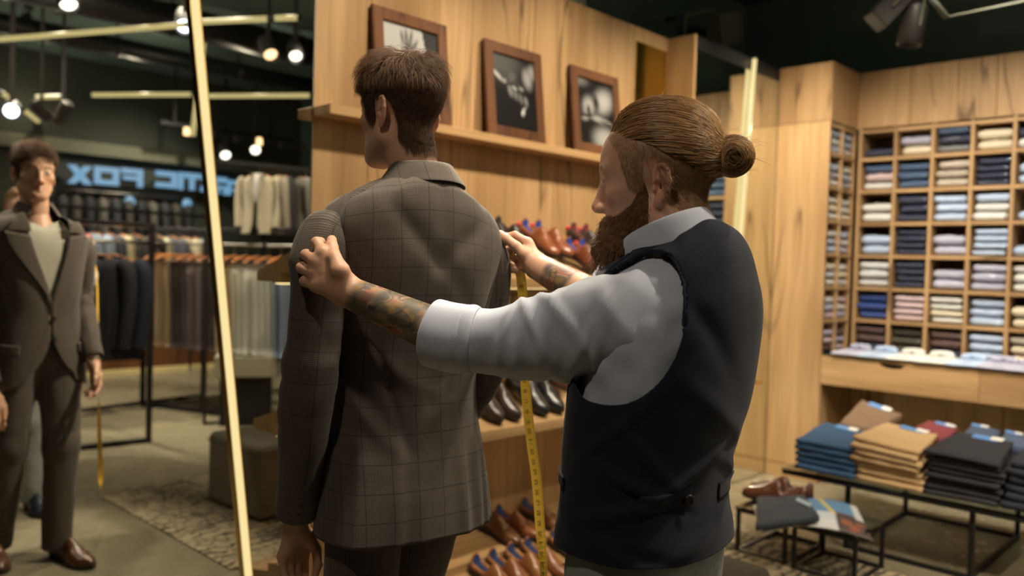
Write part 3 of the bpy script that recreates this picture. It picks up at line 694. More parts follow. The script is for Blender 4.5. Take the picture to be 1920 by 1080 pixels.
# ---- jacket
JR = smooth_rows([(1.556, .064, .060, .064, 0, -.032, 0), (1.549, .084, .072, .078, 0, -.032, .005), (1.540, .115, .086, .096, -.002, -.028, .012), (1.527, .152, .10, .112, -.003, -.024, .022),
    (1.510, .188, .114, .122, -.004, -.02, .027), (1.480, .212, .122, .131, -.005, -.018, .030), (1.43, .221, .127, .139, -.006, -.014, .022), (1.36, .212, .132, .145, -.006, -.01, .010),
    (1.28, .197, .134, .140, -.006, -.006, .0), (1.18, .182, .130, .126, -.006, -.0, 0), (1.09, .174, .126, .114, -.006, .0, 0), (1.01, .179, .128, .115, -.004, 0, 0), (.92, .191, .132, .127, -.002, 0, 0),
    (.83, .201, .137, .137, 0, 0, 0), (.755, .208, .141, .143, 0, 0, 0)], 110)
J = Loft(JR, O1, F1)
def gap(z): return np.where(z > 1.10, .088*ss(z, 1.10, 1.50)**.8, np.where(z < 1.03, .105*ss(-z, -1.03, -.74)**1.4, 0.0))+.002
def fold(th, z):                                # soft cloth relief: vent, hem folds, waist drag, noise
    d = .0028*vnoise(np.stack([np.sin(th)*2.2, np.cos(th)*2.2, z*7], -1).reshape(-1, 3), 1.0, 3).reshape(th.shape)
    bk = np.where(th > np.pi, th-2*np.pi, th); q = bk-np.sign(bk)*np.pi      # 0 at centre back, >0 to his left
    hem = ss(-z, -1.08, -.76)
    for (c, w, am) in ((-.36, .08, .007), (-.80, .09, -.010), (.25, .10, -.006), (.36, .08, .005), (-1.2, .14, .010), (1.0, .15, .010)): d = d+am*hem*np.exp(-((q-c)/w)**2)
    d = d+ss(-z, -.985, -.92)*(.010*ss(np.abs(q), .45, .88)*ss(-np.abs(q), -1.03, -.89)-.003*np.exp(-((np.abs(q)-1.03)/.09)**2))
    d = d-.0035*np.exp(-(q/.025)**2)*ss(z, .95, 1.0)*.6
    for (zc, qc, am, wd, sl) in ((1.13, .5, .006, .022, .10), (1.08, -.5, .006, .02, -.12), (1.19, -.7, .005, .02, -.1), (1.03, .9, .005, .02, .15), (1.42, .25, -.006, .03, .25), (1.44, -.35, -.005, .03, -.2), (1.33, 1.0, -.007, .03, .5), (1.33, -1.0, -.007, .03, -.5)):
        d = d+am*np.exp(-((z-zc-sl*(q-qc))/wd)**2)*np.exp(-((q-qc)/.55)**2)
    return d
nT = 150; rows = np.linspace(0, 109, 150); zr = np.interp(rows, J.k, JR[:, 0]); ar = np.interp(rows, J.k, JR[:, 1])
t0 = np.arcsin(np.clip(gap(zr)/ar, 0, .9)**(J.ex/2)); uu = np.linspace(0, 1, nT)
TH = t0[:, None]+(2*np.pi-2*t0[:, None])*uu[None]; RW = np.repeat(rows[:, None], nT, 1)
L = J.at(TH, RW); ZZ = np.repeat(zr[:, None], nT, 1)
fr = np.minimum(np.abs(np.sin(TH/2)), 1); rise = .075*np.exp(-((fr-0)/.28)**2)
L[..., 2] -= .022*ss(ZZ, 1.30, 1.44)*ss(-ZZ, -1.575, -1.535)*np.clip(np.sin(TH), 0, 1); L[..., 2] += rise*ss(-ZZ, -.86, -.755); G = J.world(L); G += normals_grid(G)*fold(TH, ZZ)[..., None]*np.sign((normals_grid(G)[75, 75] @ np.array([F1[0], F1[1], 0])) * -1)
jk = mesh('jacket', G.reshape(-1, 3), grid_faces(150, nT, False), M['suit'], man, True, arc_uv(G)); solidify(jk, .004)
def patch(name, fT, fZ, off, nu, nv, mat, parent, th=.003, lf=J):
    U, Vv = np.meshgrid(np.linspace(0, 1, nu), np.linspace(0, 1, nv)); T_ = fT(U, Vv); Z_ = fZ(U, Vv)
    Lp = lf.at(T_, lf.rowz(Z_), off(U, Vv) if callable(off) else off); Gp = lf.world(Lp)
    o = mesh(name, Gp.reshape(-1, 3), grid_faces(nv, nu, False), mat, parent, True, arc_uv(Gp)); solidify(o, th, 0); return o
def th0(z): return np.arcsin(np.clip(gap(z)/np.interp(-z, -JR[:, 0], JR[:, 1]), 0, .9)**(J.ex/2))
for sd in (1, -1):
    wl = lambda z: .080*ss(z, 1.10, 1.40)*(1-.0*ss(z, 1.44, 1.5))
    patch('lapel', lambda u, v: sd*(th0(1.10+.325*v)-.02+u*wl(1.10+.325*v)/.16), lambda u, v: 1.10+.325*v+.030*u*v, lambda u, v: .005+.004*u, 14, 26, M['suit'], jk, .003)
    patch('collar', lambda u, v: sd*(th0(1.45+.05*v)-.05+u*(.065-.02*v)/.14), lambda u, v: 1.444+.050*v+.010*u, lambda u, v: .006+.003*u, 10, 14, M['suit'], jk, .003)
    patch('pocket_flap', lambda u, v: sd*(.62+.62*u), lambda u, v: .955-.048*v+.006*u, .008, 12, 6, M['suit'], jk, .003)
nC = 70; ca = np.linspace(.62, 2*np.pi-.62, nC); prof = [(.000, 1.546, .010), (-.003, 1.560, .010), (.000, 1.576, .004), (.006, 1.582, -.002), (.014, 1.577, -.006), (.024, 1.562, -.012), (.034, 1.547, -.016), (.042, 1.536, -.018)]
Gc = np.stack([np.stack([(.061+o_)*np.sin(ca), -.032+(.060+o_)*np.cos(ca)-.004, zz+dz*0-.018*ss(np.cos(ca), -.2, 1)-.010*np.abs(np.sin(ca))**2*(o_ > .01)], -1) for (o_, zz, dz) in prof])
Gc = Gc @ X1.T+O1; clr = mesh('collar', Gc.reshape(-1, 3), grid_faces(len(prof), nC, False), M['suit'], jk, True, arc_uv(Gc)); solidify(clr, .003, 0); subsurf(clr)
for (z, w) in ((1.065, .0), (.975, .012)):
    p = J.world(J.at(np.array([.03]), J.rowz(np.array([z])), .008))[0]; B_ = xf(F1)
    Mx = Matrix.Translation(p) @ Matrix(B_.tolist()).to_4x4() @ Matrix.Rotation(-math.pi/2, 4, 'X')
    MB().lathe([(.010, 0), (.011, .002), (.009, .004), (.005, .003)], 14, Mx).build('button', M['button'], jk, True)
SR_ = [.028, .048, .0585, .0545, .0510, .0465, .0425]
sl = sleeve('sleeve', [SHL+np.array([.05, .02, .004]), SHL+np.array([.014, .010, .006]), SHL*.86+ELL_*.14, SHL*.55+ELL_*.45, ELL_, ELL_*.45+WRL*.55, WRL], SR_, M['suit'], jk, ref=(0, 1, 0), ellr=1.02, seed=4,
            folds=[(.30, 2.2, .016, .007, .03), (.335, 2.6, .014, .006, -.02), (.37, 2.0, .018, .007, .02), (.42, 2.4, .02, .005, .03), (.14, 4.2, .02, .005, .02), (.52, 1.0, .02, .004, .02)])
sleeve('sleeve', [SHR+X1 @ np.array([-.05, 0, .004]), SHR+X1 @ np.array([-.012, 0, .006]), SHR*.86+ELR*.14, SHR*.55+ELR*.45, ELR, ELR*.45+WRR*.55, WRR], SR_, M['suit'], jk, ref=(0, 1, 0), ellr=1.02, seed=8,
       folds=[(.30, 1.2, .016, .007, .03), (.345, .8, .014, .006, -.02), (.40, 1.4, .02, .006, .02)])
dL = unit(WRL-ELL_)
for k in range(3):                              # cuff buttons on the visible sleeve
    p = WRL-dL*(.035+.019*k)+unit(EYE-WRL-dL*((EYE-WRL) @ dL))*.0445+np.array([.004, .0, 0]); z_ = unit(EYE-WRL); q = Vector(z_).to_track_quat('Z', 'Y').to_matrix().to_4x4()
    MB().lathe([(.0065, -.002), (.0072, .001), (.006, .003), (.003, .0022)], 12, Matrix.Translation(p) @ q).build('button', M['button'], sl, True)
# ---- shirt, trousers
TR = JR.copy(); TR[:, 1] -= .014; TR[:, 2] -= .014; TR[:, 3] -= .016; TR[:, 0] -= .014; T1 = Loft(TR, O1, F1)
rows = np.linspace(14, 80, 60); th = np.linspace(0, 2*np.pi, 60, endpoint=False); G = T1.world(T1.at(*np.meshgrid(th, rows)))
G[..., 2] -= ss(G[..., 2], 1.36, 1.52)*.050*np.clip(np.cos(np.meshgrid(th, rows)[0]), 0, 1)**1.5; G += normals_grid(G)*(.003*vnoise(G.reshape(-1, 3)*np.array([1, 1, .35]), 34, 2).reshape(G.shape[:2])[..., None])
mesh('knit_shirt', G.reshape(-1, 3), grid_faces(60, 60), M['tee'], man, True)
def legs_sdf(hip, kne, ank, waist, rr=(.098, .072, .060), top=1.0, er=(.165, .115, .14)):
    def f(P):
        d = None
        for i in (0, 1):
            q = smin(cone(P, hip[i], kne[i], rr[0], rr[1]), cone(P, kne[i], ank[i], rr[1], rr[2]), .03); d = q if d is None else smin(d, q, .035)
        d = smin(d, ell(P, waist, er, X1), .06); d = d-.0035*vnoise(P*np.array([1, 1, .8]), 22, 5)
        d = smax(d, P[:, 2]-top, .01); return smax(d, ank[0][2]+.0-P[:, 2]-.0, .006)
    return f
def leg_uv(V, hip, ank):
    mid = (hip[0]+hip[1]+ank[0]+ank[1])/4; ax = (hip[1]-hip[0]); ax[2] = 0; ax = unit(ax); side = ((V-mid) @ ax) > 0
    t = np.clip((hip[0][2]-V[:, 2])/(hip[0][2]-ank[0][2]), 0, 1)[:, None]
    c = np.where(side[:, None], hip[1]*(1-t)+ank[1]*t, hip[0]*(1-t)+ank[0]*t); q = V-c; fw = np.array([-ax[1], ax[0], 0])
    a = np.arctan2(np.where(side, 1, -1)*(q @ ax), -(q @ fw)*1.0); return np.stack([a*.095*np.where(side, 1, -1), V[:, 2]], 1)
V, F = nets(legs_sdf(HIP, KNE, [a+np.array([0, 0, -.045]) for a in ANK], c1(0, .005, .97), er=(.150, .098, .13)), (O1[0]-.34, O1[1]-.3, .02), (O1[0]+.34, O1[1]+.4, 1.03), .0085)
mesh('trousers', V, F, M['suit'], man, True, leg_uv(V, HIP, ANK))
# wrist watch
dW = unit(WRR-ELR); pw = WRR+dW*.012; T_, N_, B_ = dW, unit(np.cross(dW, [0, 1, 0])), None; B_ = np.cross(N_, T_)
wa = thing('watch_group', None, None) if False else None
wv = [pw+.030*(math.cos(a)*N_+1.05*math.sin(a)*B_) for a in np.linspace(0, 2*math.pi, 24)]
wt = MB().tube(wv, .0055, 6, True, dW, 1.0).build('watch', M['steel'], man, True)
# ---- hair
def surf_sample(f, u, c=(0, 0, 0)):            # march from outside to the head surface
    P = np.asarray(c)+u*.16
    for _ in range(14): P = P-u*np.clip(f(P), -.02, .05)[:, None]*.8
    return P
def hair_shell(name, fh, mask, thick, mat, parent, RH, O, lo, hi, h=.0032, cfun=None, seed=0):
    def f(P): m = mask(P); return fh(P)-(-.006+(thick(P)*.8+.006)*m+.0012*vnoise(P, 110, seed)*m)
    V, F = nets(f, lo, hi, h); keep = mask(V) > .10; F = F[keep[F].any(1)]; c = cfun(V)
    u = np.unique(F); ix = -np.ones(len(V), int); ix[u] = np.arange(len(u)); return mesh(name, V[u] @ RH.T+O, ix[F], mat, parent, True, None, c[u])
def hmask1(P, jag=0.0):                         # hairline: forehead, round the ear, nape
    x, y, z = np.abs(P[:, 0]), P[:, 1], P[:, 2]
    line = np.interp(y, [-.12, -.085, -.068, -.052, -.040, -.016, .003, .010, .030, .048, .066, .10], [-.080, -.078, -.070, -.045, .020, .038, .034, -.016, -.010, .045, .074, .080])
    return ss(z-line+jag, -.003, .006)
def thick1(P):
    z, y = P[:, 2], P[:, 1]; return .0055+.004*ss(z, -.05, .05)+.011*ss(z, .06, .125)+.005*ss(y, .02, .07)*ss(z, .08, .11)+.002*ss(-y, .02, .09)*ss(z, -.04, .03)
DK = np.array([.090, .050, .028])
hr1 = hair_shell('hair', hn1, hmask1, thick1, M['hair_base'], man, RH1, H1, (-.11, -.15, -.12), (.11, .13, .165), cfun=lambda V: DK*.45*(1+.5*vnoise(V, 90, 5)[:, None]))
g = np.random.default_rng(11)
u = unit(g.normal(size=(46000, 3))); P0 = surf_sample(hn1, u, (0, -.015, -.02)); m = (hmask1(P0, .005*vnoise(P0, 120, 8)+.004) > .5) & (np.abs(hn1(P0)) < .004) & ~((np.abs(P0[:, 1]+.020) < .026) & (P0[:, 2] < .038) & (np.abs(P0[:, 0]) > .045)); P0 = P0[m][:15000]; n0 = grad(hn1, P0); K = 7; S_ = np.linspace(0, 1, K)
cr = np.array([.03, -.045, .128]); rad = P0-cr; down = np.tile([0., -.15, -1.], (len(P0), 1)); fq = ss(P0[:, 1], .015, .06)[:, None]; fwd = np.array([[.55, 1., .1]])*(1-fq)+np.array([[.55, -.35, .75]])*fq; tp = ss(P0[:, 2], .055, .105)[:, None]
wv = np.stack([vnoise(P0, 34, k) for k in (1, 2, 3)], 1); sw = np.cross(n0, unit(rad)); dr = unit(rad)*.45+sw*.55*tp+down*(1-tp)*1.0+fwd*tp*.55+.42*wv*tp+.20*wv+.10*g.normal(size=P0.shape); dr = dr-n0*(dr*n0).sum(1)[:, None]; dr = unit(dr)
Ln = (.018+.036*tp[:, 0]+.010*ss(-P0[:, 1], .0, .08))*g.uniform(.7, 1.2, len(P0)); th_ = thick1(P0); HP = P0[:, None]+dr[:, None]*(S_[None]*Ln[:, None])[..., None]+np.cross(n0, dr)[:, None]*(.006*np.sin(S_*3.4)[None, :]*vnoise(P0, 30, 9)[:, None]*tp)[..., None]
lift = th_[:, None]*(.50+.40*tp)*(.15+1.05*np.sin(np.clip(S_*1.7, 0, np.pi*.56))[None])*g.uniform(.70, 1.35, len(P0))[:, None]*(1+.45*tp*vnoise(P0, 26, 6)[:, None])
Q = HP.reshape(-1, 3); 
for _ in range(2): Q = Q+grad(hn1, Q)*(lift.reshape(-1)-hn1(Q))[:, None]
HP = Q.reshape(HP.shape); cc = DK*g.uniform(.5, 1.9, (len(P0), 1))*(1+np.array([.30, .14, 0])*g.uniform(-.3, 1, (len(P0), 1)))
strands('hair_strands', HP @ RH1.T+H1, .00043, cc, M['hair_dark'], hr1)
# ---------------------------------------------------------------- shoes (heel at the origin, toe along +y)
def shoe_meshes(L=.30):
    m, n = 34, 26; s = np.linspace(0, 1, m)
    W = np.interp(s, [0, .04, .12, .35, .5, .68, .80, .90, .97, 1], [.016, .031, .036, .034, .036, .046, .045, .036, .020, .004])
    H = np.interp(s, [0, .04, .15, .30, .38, .45, .55, .68, .80, .90, .97, 1], [.058, .074, .070, .058, .076, .088, .076, .054, .043, .036, .026, .012])
    Cx = np.interp(s, [0, .5, 1], [0, .002, -.004]); z0 = np.interp(s, [0, .3, .55, .9, 1], [.026, .024, .012, .013, .017])
    a = np.linspace(-np.pi*.5, 1.5*np.pi, n, endpoint=False); G = np.zeros((m, n, 3)); lin = np.zeros((m, n), bool)
    for i in range(m):
        c, t = np.cos(a), np.sin(a); p = .72
        G[i, :, 0] = Cx[i]+W[i]*np.sign(c)*np.abs(c)**p*(1-.25*np.clip(t, 0, 1)*(s[i] < .6)-.10*np.clip(t, 0, 1)); G[i, :, 1] = s[i]*L
        up = np.clip(t, 0, 1)**.8; G[i, :, 2] = z0[i]+(H[i]-z0[i]*.3)*np.where(t > 0, up, 0)+np.where(t < 0, 0, .004)
        if .03 < s[i] < .42:
            k = (t > .35); G[i, k, 2] -= .036*ss(np.array([min(s[i]-.035, .42-s[i])]), 0, .09)[0]*ss(t[k], .38, .62); lin[i] = (t > .40) & (s[i] > .06) & (s[i] < .40)
    F = grid_faces(m, n); f0 = lin.reshape(-1)[F].all(1)
    up_ = (G.reshape(-1, 3), F[~f0]); li = (G.reshape(-1, 3)+np.array([0, 0, .0004]), F[f0])
    so = MB(); out = []
    for z, e in ((0.0, .0), (.012, .003), (.016, .002)):
        out.append([(Cx[i]+sg*(W[i]+e), s[i]*L+(e if i == m-1 else (-e if i == 0 else 0)), z+(z0[i]-.012)) for sg, rng in ((1, range(m)), (-1, range(m-1, -1, -1))) for i in rng])
    k = len(out[0]); V = [v for r in out for v in r]; Fs = [tuple(range(k))[::-1], tuple(range(2*k, 3*k))]+[(r*k+i, r*k+(i+1) % k, (r+1)*k+(i+1) % k, (r+1)*k+i) for r in (0, 1) for i in range(k)]
    so.add(V, Fs); hl = [(Cx[i]+sg*W[i]*.97, s[i]*L, 0) for sg, rng in ((1, range(0, 10)), (-1, range(9, -1, -1))) for i in rng]; k = len(hl)
    so.add(hl+[(x, y, .020) for x, y, z in hl], [tuple(range(k))[::-1], tuple(range(k, 2*k))]+[(i, (i+1) % k, (i+1) % k+k, i+k) for i in range(k)])
    la = MB()
    for q in range(4):
        sy = .435+.042*q; z = float(np.interp(sy, s, H))+.004; x = .017-.0015*q
        la.tube([(-x, sy*L, z-.006), (-x*.5, sy*L+.001, z), (x*.5, sy*L+.001, z), (x, sy*L, z-.006)], .0019, 5)
    ts = MB()                                   # toe seam
    ts.tube([(Cx[26]+W[26]*.93*math.cos(b), s[26]*L-.004*math.cos(2*b), z0[26]+(H[26]-z0[26]*.3)*max(math.sin(b), 0)**.8+.0055) for b in np.linspace(.25, math.pi-.25, 9)], .0012, 4)
    return up_, li, so, la, ts
SM = shoe_meshes(); SHOE_CACHE = {}
def shoe(label, c, lining, loc, yaw, tilt=0.0, parent=None, group=None, lace=None, knob=False, sc=1.0, flip=1, name='shoe', roll=0.0):
    key = (tuple(c), tuple(lining), knob)
    if label is not None: o = thing(name, label, 'shoe', loc, 0, group)
    else: o = bpy.data.objects.new(name, None); link(o, parent); o.location = loc
    o.rotation_euler = Matrix(xf((math.cos(yaw), math.sin(yaw)), tilt, roll).tolist()).to_euler(); o.scale = (sc*flip, sc, sc)
    if key not in SHOE_CACHE:
        d = []
        up, li, so, la, ts = SM; lm_ = leather(c)
        d.append(mesh('upper', up[0], up[1], lm_, None)); d.append(mesh('lining', li[0], li[1], cloth(lining), None))
        d.append(so.build('sole', M['sole'], None)); d.append(la.build('laces', leather(tuple(int(x*.7) for x in c), .6), None, True)); d.append(ts.build('toe_cap_seam', leather(tuple(int(x*.6) for x in c), .6), None, True))
        if knob: d.append(MB().lathe([(.003, 0), (.010, .004), (.013, .012), (.010, .020), (.003, .024)], 12, Matrix.Translation((0, -.006, .040)) @ Matrix.Rotation(1.35, 4, 'X')).build('tree_knob', plain('red_knob', (.75, .05, .06), .3), None, True))
        SHOE_CACHE[key] = [x.data for x in d]
        for x in d: bpy.data.objects.remove(x)
    for me in SHOE_CACHE[key]: link(bpy.data.objects.new(me.name.split('.')[0], me), o)
    return o
for i, (hx, tx) in enumerate((((1.068, 1.365, 0), (1.035, 1.68, 0)), ((1.275, 1.545, 0), (1.325, 1.83, 0)))):
    d = np.array(tx)-np.array(hx); shoe(None, (92, 56, 34), (40, 30, 26), hx, math.atan2(d[1], d[0]), 0, man, sc=1.02, flip=(-1 if i else 1))
# ---------------------------------------------------------------- the tailor
F2 = unit(np.array([-.15, .99])); X2 = xf(F2)
TZ = [(570, 1257), (720, 1246), (850, 1224), (1000, 1213), (1060, 1212)]
CT = np.array([at(x, y, 1.52) for y, x in TZ]); CT = CT[np.argsort(CT[:, 2])]
def ctr(z): return np.stack([np.interp(z, CT[:, 2], CT[:, 0]), np.interp(z, CT[:, 2], CT[:, 1])], -1)
H2F = unit(np.array([-.35, .936])); RH2 = xf(H2F, R(-4), R(-2)); SC2 = 1.12
H2 = at(1240, 341, 1.475)-RH2 @ (np.array([-.078, -.027, -.001])*SC2)
O2 = np.array([*ctr(1.3), 0.0])
NB2 = np.array([*ctr(1.36), 1.365])+X2 @ np.array([-.01, -.02, 0])
nb2 = RH2.T @ (NB2-H2)/SC2
hf2 = head_sdf(nb2, (.057, .068), -.002)
V, F = nets(hf2, (-.12, -.145, min(-.16, nb2[2]+.012)), (.12, .135, .145), .0024)
col = face_color(V, skin_color(V, 21, 1.0), brow=(.20, .115, .06), stubble=None)
def scalp2(P): return P[:, 2]-np.interp(P[:, 1], [-.12, -.09, -.06, -.036, -.016, .003, .010, .030, .046, .064, .085, .11], [-.075, -.070, -.058, -.030, .036, .032, -.02, -.012, .050, .074, .090, .092])
def topline(P): return P[:, 2]-np.interp(P[:, 1], [-.12, -.095, -.05, .00, .04, .062, .085], [.000, .004, .034, .062, .074, .084, .092])
w = (ss(scalp2(V), -.002, .008)*(.55+.35*vnoise(V, 220, 4)))[:, None]; col = col*(1-w)+np.array([.19, .105, .052])*w
BV, BF, BC = [(V*SC2) @ RH2.T+H2], [F], [col]
# hands: joints given as photograph pixels with a depth, then used as world points
LW, LF = at(650, 546, 1.625), at(836, 628, 1.545)
lf = [[at(606, 474, 1.626), at(594, 455, 1.644), at(600, 455, 1.678), at(613, 466, 1.696)],
      [at(592, 490, 1.626), at(574, 478, 1.646), at(573, 481, 1.686), at(586, 486, 1.712)],
      [at(588, 512, 1.626), at(566, 502, 1.645), at(566, 503, 1.684), at(582, 506, 1.708)],
      [at(593, 535, 1.622), at(571, 527, 1.638), at(571, 526, 1.672), at(585, 526, 1.694)]]
lt = [at(638, 508, 1.600), at(627, 484, 1.614), at(622, 464, 1.640), at(622, 450, 1.664)]
RW_, RF_ = at(1008, 500, 1.965), at(1100, 552, 1.87)
rf = [[at(990, 455, 1.985), at(966, 441, 2.000), at(948, 444, 2.010), at(941, 452, 2.014)],
      [at(986, 472, 2.005), at(962, 463, 2.030), at(948, 470, 2.036), at(944, 480, 2.034)],
      [at(984, 488, 2.010), at(963, 484, 2.030), at(953, 491, 2.022), at(962, 497, 2.008)],
      [at(986, 502, 2.005), at(970, 499, 2.020), at(961, 505, 2.010), at(970, 509, 1.996)]]
rt = [at(984, 477, 1.965), at(968, 462, 1.972), at(950, 448, 1.985), at(938, 438, 1.996)]
def ink(V, a, b, seed, t0, t1):
    c = skin_color(V, seed); d = b-a; t = ((V-a) @ d)/(d @ d); m = ss(t, t0, t0+.12)*ss(-t, -t1-.1, -t1)
    n1, n2, n3 = vnoise(V, 42, seed), vnoise(V, 75, seed+1), vnoise(V, 30, seed+2)
    def put(w, k):
        nonlocal c; c = c*(1-w[:, None])+np.array(k)*w[:, None]
    put(m*.55, (.17, .12, .075)); put(m*ss(n3, -.15, .2)*.75, (.055, .065, .045)); put(m*ss(-n3, .08, .30)*.65, (.34, .07, .04)); put(m*ss(n2, .12, .30)*.6, (.30, .17, .06)); put(m*ss(-n1, .15, .35)*.7, (.05, .05, .04)); put(m*ss(np.abs(n1)*-1, -.07, -.02)*.7, (.03, .03, .03)); return c
for (w_, f_, fi, th, fr_, sd, tt) in ((LW, LF, lf, lt, (.044, .0305), 31, (.06, .97)), (RW_, RF_, rf, rt, (.042, .0315), 32, (.22, .72))):
    f = hand_sdf(w_, f_, fi, th, 1.17 if sd == 31 else 1.0, fr_, (.0200, .0122)); lo, hi = box_of([w_, f_]+[q for p in fi for q in p]+th, .05)
    V, F = nets(f, lo, hi, .0026); c = ink(V, w_, f_, sd, *tt)
    n = sum(len(v) for v in BV); BV.append(V); BF.append(F+n); BC.append(c)
SL2, SR2 = at(1232, 592, 1.47), np.array([*ctr(1.33), 1.345])+X2 @ np.array([.165, .03, 0])
EL2 = at(872, 640, 1.535); ER2 = at(1205, 610, 1.86)
HIP2 = [np.array([*ctr(.86), .90])+X2 @ np.array([sx*.09, .0, 0]) for sx in (-1, 1)]
ANK2 = [O2+X2 @ np.array([-.11, .02, .09])+np.array([-.03, 0, 0]), O2+X2 @ np.array([.13, -.10, .09])+np.array([-.03, 0, 0])]; KNE2 = [HIP2[i]*.5+ANK2[i]*.5+X2 @ np.array([0, .03, 0]) for i in (0, 1)]
def trunk2(P):
    def q(x, y, z): return np.array([*ctr(z), z])+X2 @ np.array([x, y, 0])
    d = cone(P, NB2, q(0, 0, 1.2), .06, .09)
    for sx in (-1, 1): d = smin(d, cone(P, q(sx*.07, .01, 1.22), q(sx*.06, 0, .90), .085, .085), .06)
    for s_, e_, w_ in ((SL2, EL2, LF), (SR2, ER2, RF_)): d = smin(d, smin(cone(P, s_, e_, .052, .040), cone(P, e_, w_, .038, .036), .02), .03)
    for i in (0, 1): d = smin(d, smin(cone(P, HIP2[i], KNE2[i], .075, .05), cone(P, KNE2[i], ANK2[i], .048, .034), .03), .05)
    return d
V, F = nets(trunk2, (O2[0]-.7, O2[1]-.35, .05), (O2[0]+.5, O2[1]+1.0, 1.46), .016)
n = sum(len(v) for v in BV); BV.append(V); BF.append(F+n); BC.append(skin_color(V, 24))
tl = mesh('person', np.vstack(BV), np.vstack(BF), M['skin'], None, True, None, np.vstack(BC))
tag(tl, 'bearded person with hair bun in navy waistcoat, both arms stretched out to the suit shoulders', 'person')
# ---- waistcoat: rows follow the leaning trunk
def rows2(spec, pad=0.0, ab=0.0):
    out = []
    for (z, a, bf, bb, oy, dr) in spec:
        c = X2.T @ (np.array([*ctr(z), 0])-O2); out.append((z, a+pad, bf+pad, bb+pad, c[0], c[1]+oy, dr))
    return smooth_rows(out, 120)
VS = [(1.412, .080, .074, .070, -.010, .010), (1.404, .094, .084, .086, -.012, .016), (1.392, .120, .098, .108, -.010, .028), (1.372, .154, .114, .126, -.008, .044), (1.338, .182, .128, .140, -.004, .050), (1.29, .198, .140, .147, 0, .030), (1.22, .202, .147, .144, 0, .008),
      (1.13, .199, .147, .137, 0, 0), (1.05, .190, .144, .126, 0, 0), (.98, .184, .140, .118, 0, 0), (.935, .186, .139, .122, 0, 0), (.905, .190, .140, .130, 0, 0), (.876, .193, .141, .135, 0, 0)]
VR = rows2(VS); VL = Loft(VR, O2, F2)
def fold2(th, z):
    d = .0026*vnoise(np.stack([np.sin(th)*2.4, np.cos(th)*2.4, z*8], -1).reshape(-1, 3), 1.0, 13).reshape(th.shape)
    for (tc, zc, am, wd, sl, ws) in ((-1.9, 1.005, .008, .011, .07, .5), (-2.3, .975, -.007, .010, .05, .5), (-1.7, .955, .007, .012, -.05, .5), (-2.6, 1.02, .009, .012, -.09, .45), (-2.0, 1.06, .006, .014, .12, .5), (-1.6, .90, .005, .016, .04, .6), (-2.7, .90, .005, .014, -.05, .5), (-2.2, .885, -.005, .014, .03, .5),
                                    (-1.75, 1.11, .005, .014, -.16, .5), (-2.9, 1.12, .005, .02, .1, .6), (-2.4, 1.30, -.006, .03, .2, .5), (2.7, 1.0, .006, .014, .08, .5)):
        q = np.angle(np.exp(1j*(th-tc))); d = d+am*np.exp(-((z-zc-sl*q)/wd)**2)*np.exp(-(q/ws)**2)
    return d
nr, nt = 190, 170; rw = np.linspace(0, 119, nr); zz = np.interp(rw, VL.k, VR[:, 0]); th = np.linspace(-np.pi, np.pi, nt+1)+.0
TH, RW = np.meshgrid(th, rw); ZZ = np.repeat(zz[:, None], nt+1, 1)
# armholes: an oval of the (side angle, height) plane on each side is pushed to its rim and cut out
AH = []
for sd in (-1, 1):
    ac, zc, ra, rz = sd*1.46, 1.262, .78, .130
    qa = np.angle(np.exp(1j*(TH-ac)))/ra; dr_ = np.interp(ZZ, VR[::-1, 0], VR[::-1, 6]); zw = ZZ-dr_*np.abs(np.sin(TH))**2.2*.9; qz = (zw-zc)/rz
    AH.append((np.hypot(qa, qz), ac, zc, ra, rz, qa, qz))
inside = np.minimum(AH[0][0], AH[1][0]); THn = TH.copy(); RWn = RW.copy()
for rr, ac, zc, ra, rz, qa, qz in AH:
    m = (rr < 1) & (rr > .70); k = np.where(m, 1/np.maximum(rr, .05), 1); THn = np.where(m, ac+qa*k*ra, THn)
    RWn = np.where(m, np.clip(RW+(VL.rowz(ZZ+(k-1)*(ZZ-zc))-RW), 0, 119), RWn)
G = VL.world(VL.at(THn, RWn)); G[..., 2] += ss(ZZ, 1.345, 1.405)*(.036*np.clip(-np.cos(THn), 0, 1)**1.3-.02*np.clip(np.cos(THn), 0, 1)); Nn = normals_grid(G); Nn[:, 0] = Nn[:, -1] = unit(Nn[:, 0]+Nn[:, -1]); Nn *= np.sign((Nn[100, 5] @ np.array([F2[0], F2[1], 0]))*-1); G = G+Nn*fold2(THn, ZZ)[..., None]
F = grid_faces(nr, nt+1, False); fm = inside.reshape(-1)[F].min(1); F = F[fm > .70]
G[..., 2] = np.where(ZZ < .90, G[..., 2]-.03*np.clip(np.cos(THn), 0, 1)**4*ss(-ZZ, -.90, -.876), G[..., 2])
vest = mesh('waistcoat', G.reshape(-1, 3), F, M['vest'], tl, True, arc_uv(G)); weld(vest); solidify(vest, .0045, 1)
def vpatch(name, t0, t1, z0, z1, off, nu, nv, mat, th_=.002, sl=0.0, fz=None):
    u, v = np.meshgrid(np.linspace(t0, t1, nu), np.linspace(0, 1, nv)); z = z0+(z1-z0)*v+sl*(u-t0)
    g_ = VL.world(VL.at(u, VL.rowz(z), off)); n_ = normals_grid(g_); n_ *= np.sign(((g_-np.array([*ctr(1.0), 1.0]))*n_)[..., :2].sum()); g_ = g_+n_*fold2(u, z)[..., None]
    o = mesh(name, g_.reshape(-1, 3), grid_faces(nv, nu, False), mat, vest, True, arc_uv(g_)); solidify(o, th_, 0); return o
vpatch('back_strap', -2.02, -2.72, .962, .992, .006, 30, 6, M['vest'], .003, sl=-.012)
vpatch('back_strap', 2.02, 3.1, .958, .988, .006, 30, 6, M['vest'], .003)
vpatch('pocket_welt', -.60, -1.02, .985, 1.004, .0075, 20, 5, M['vest'], .003, sl=.02)
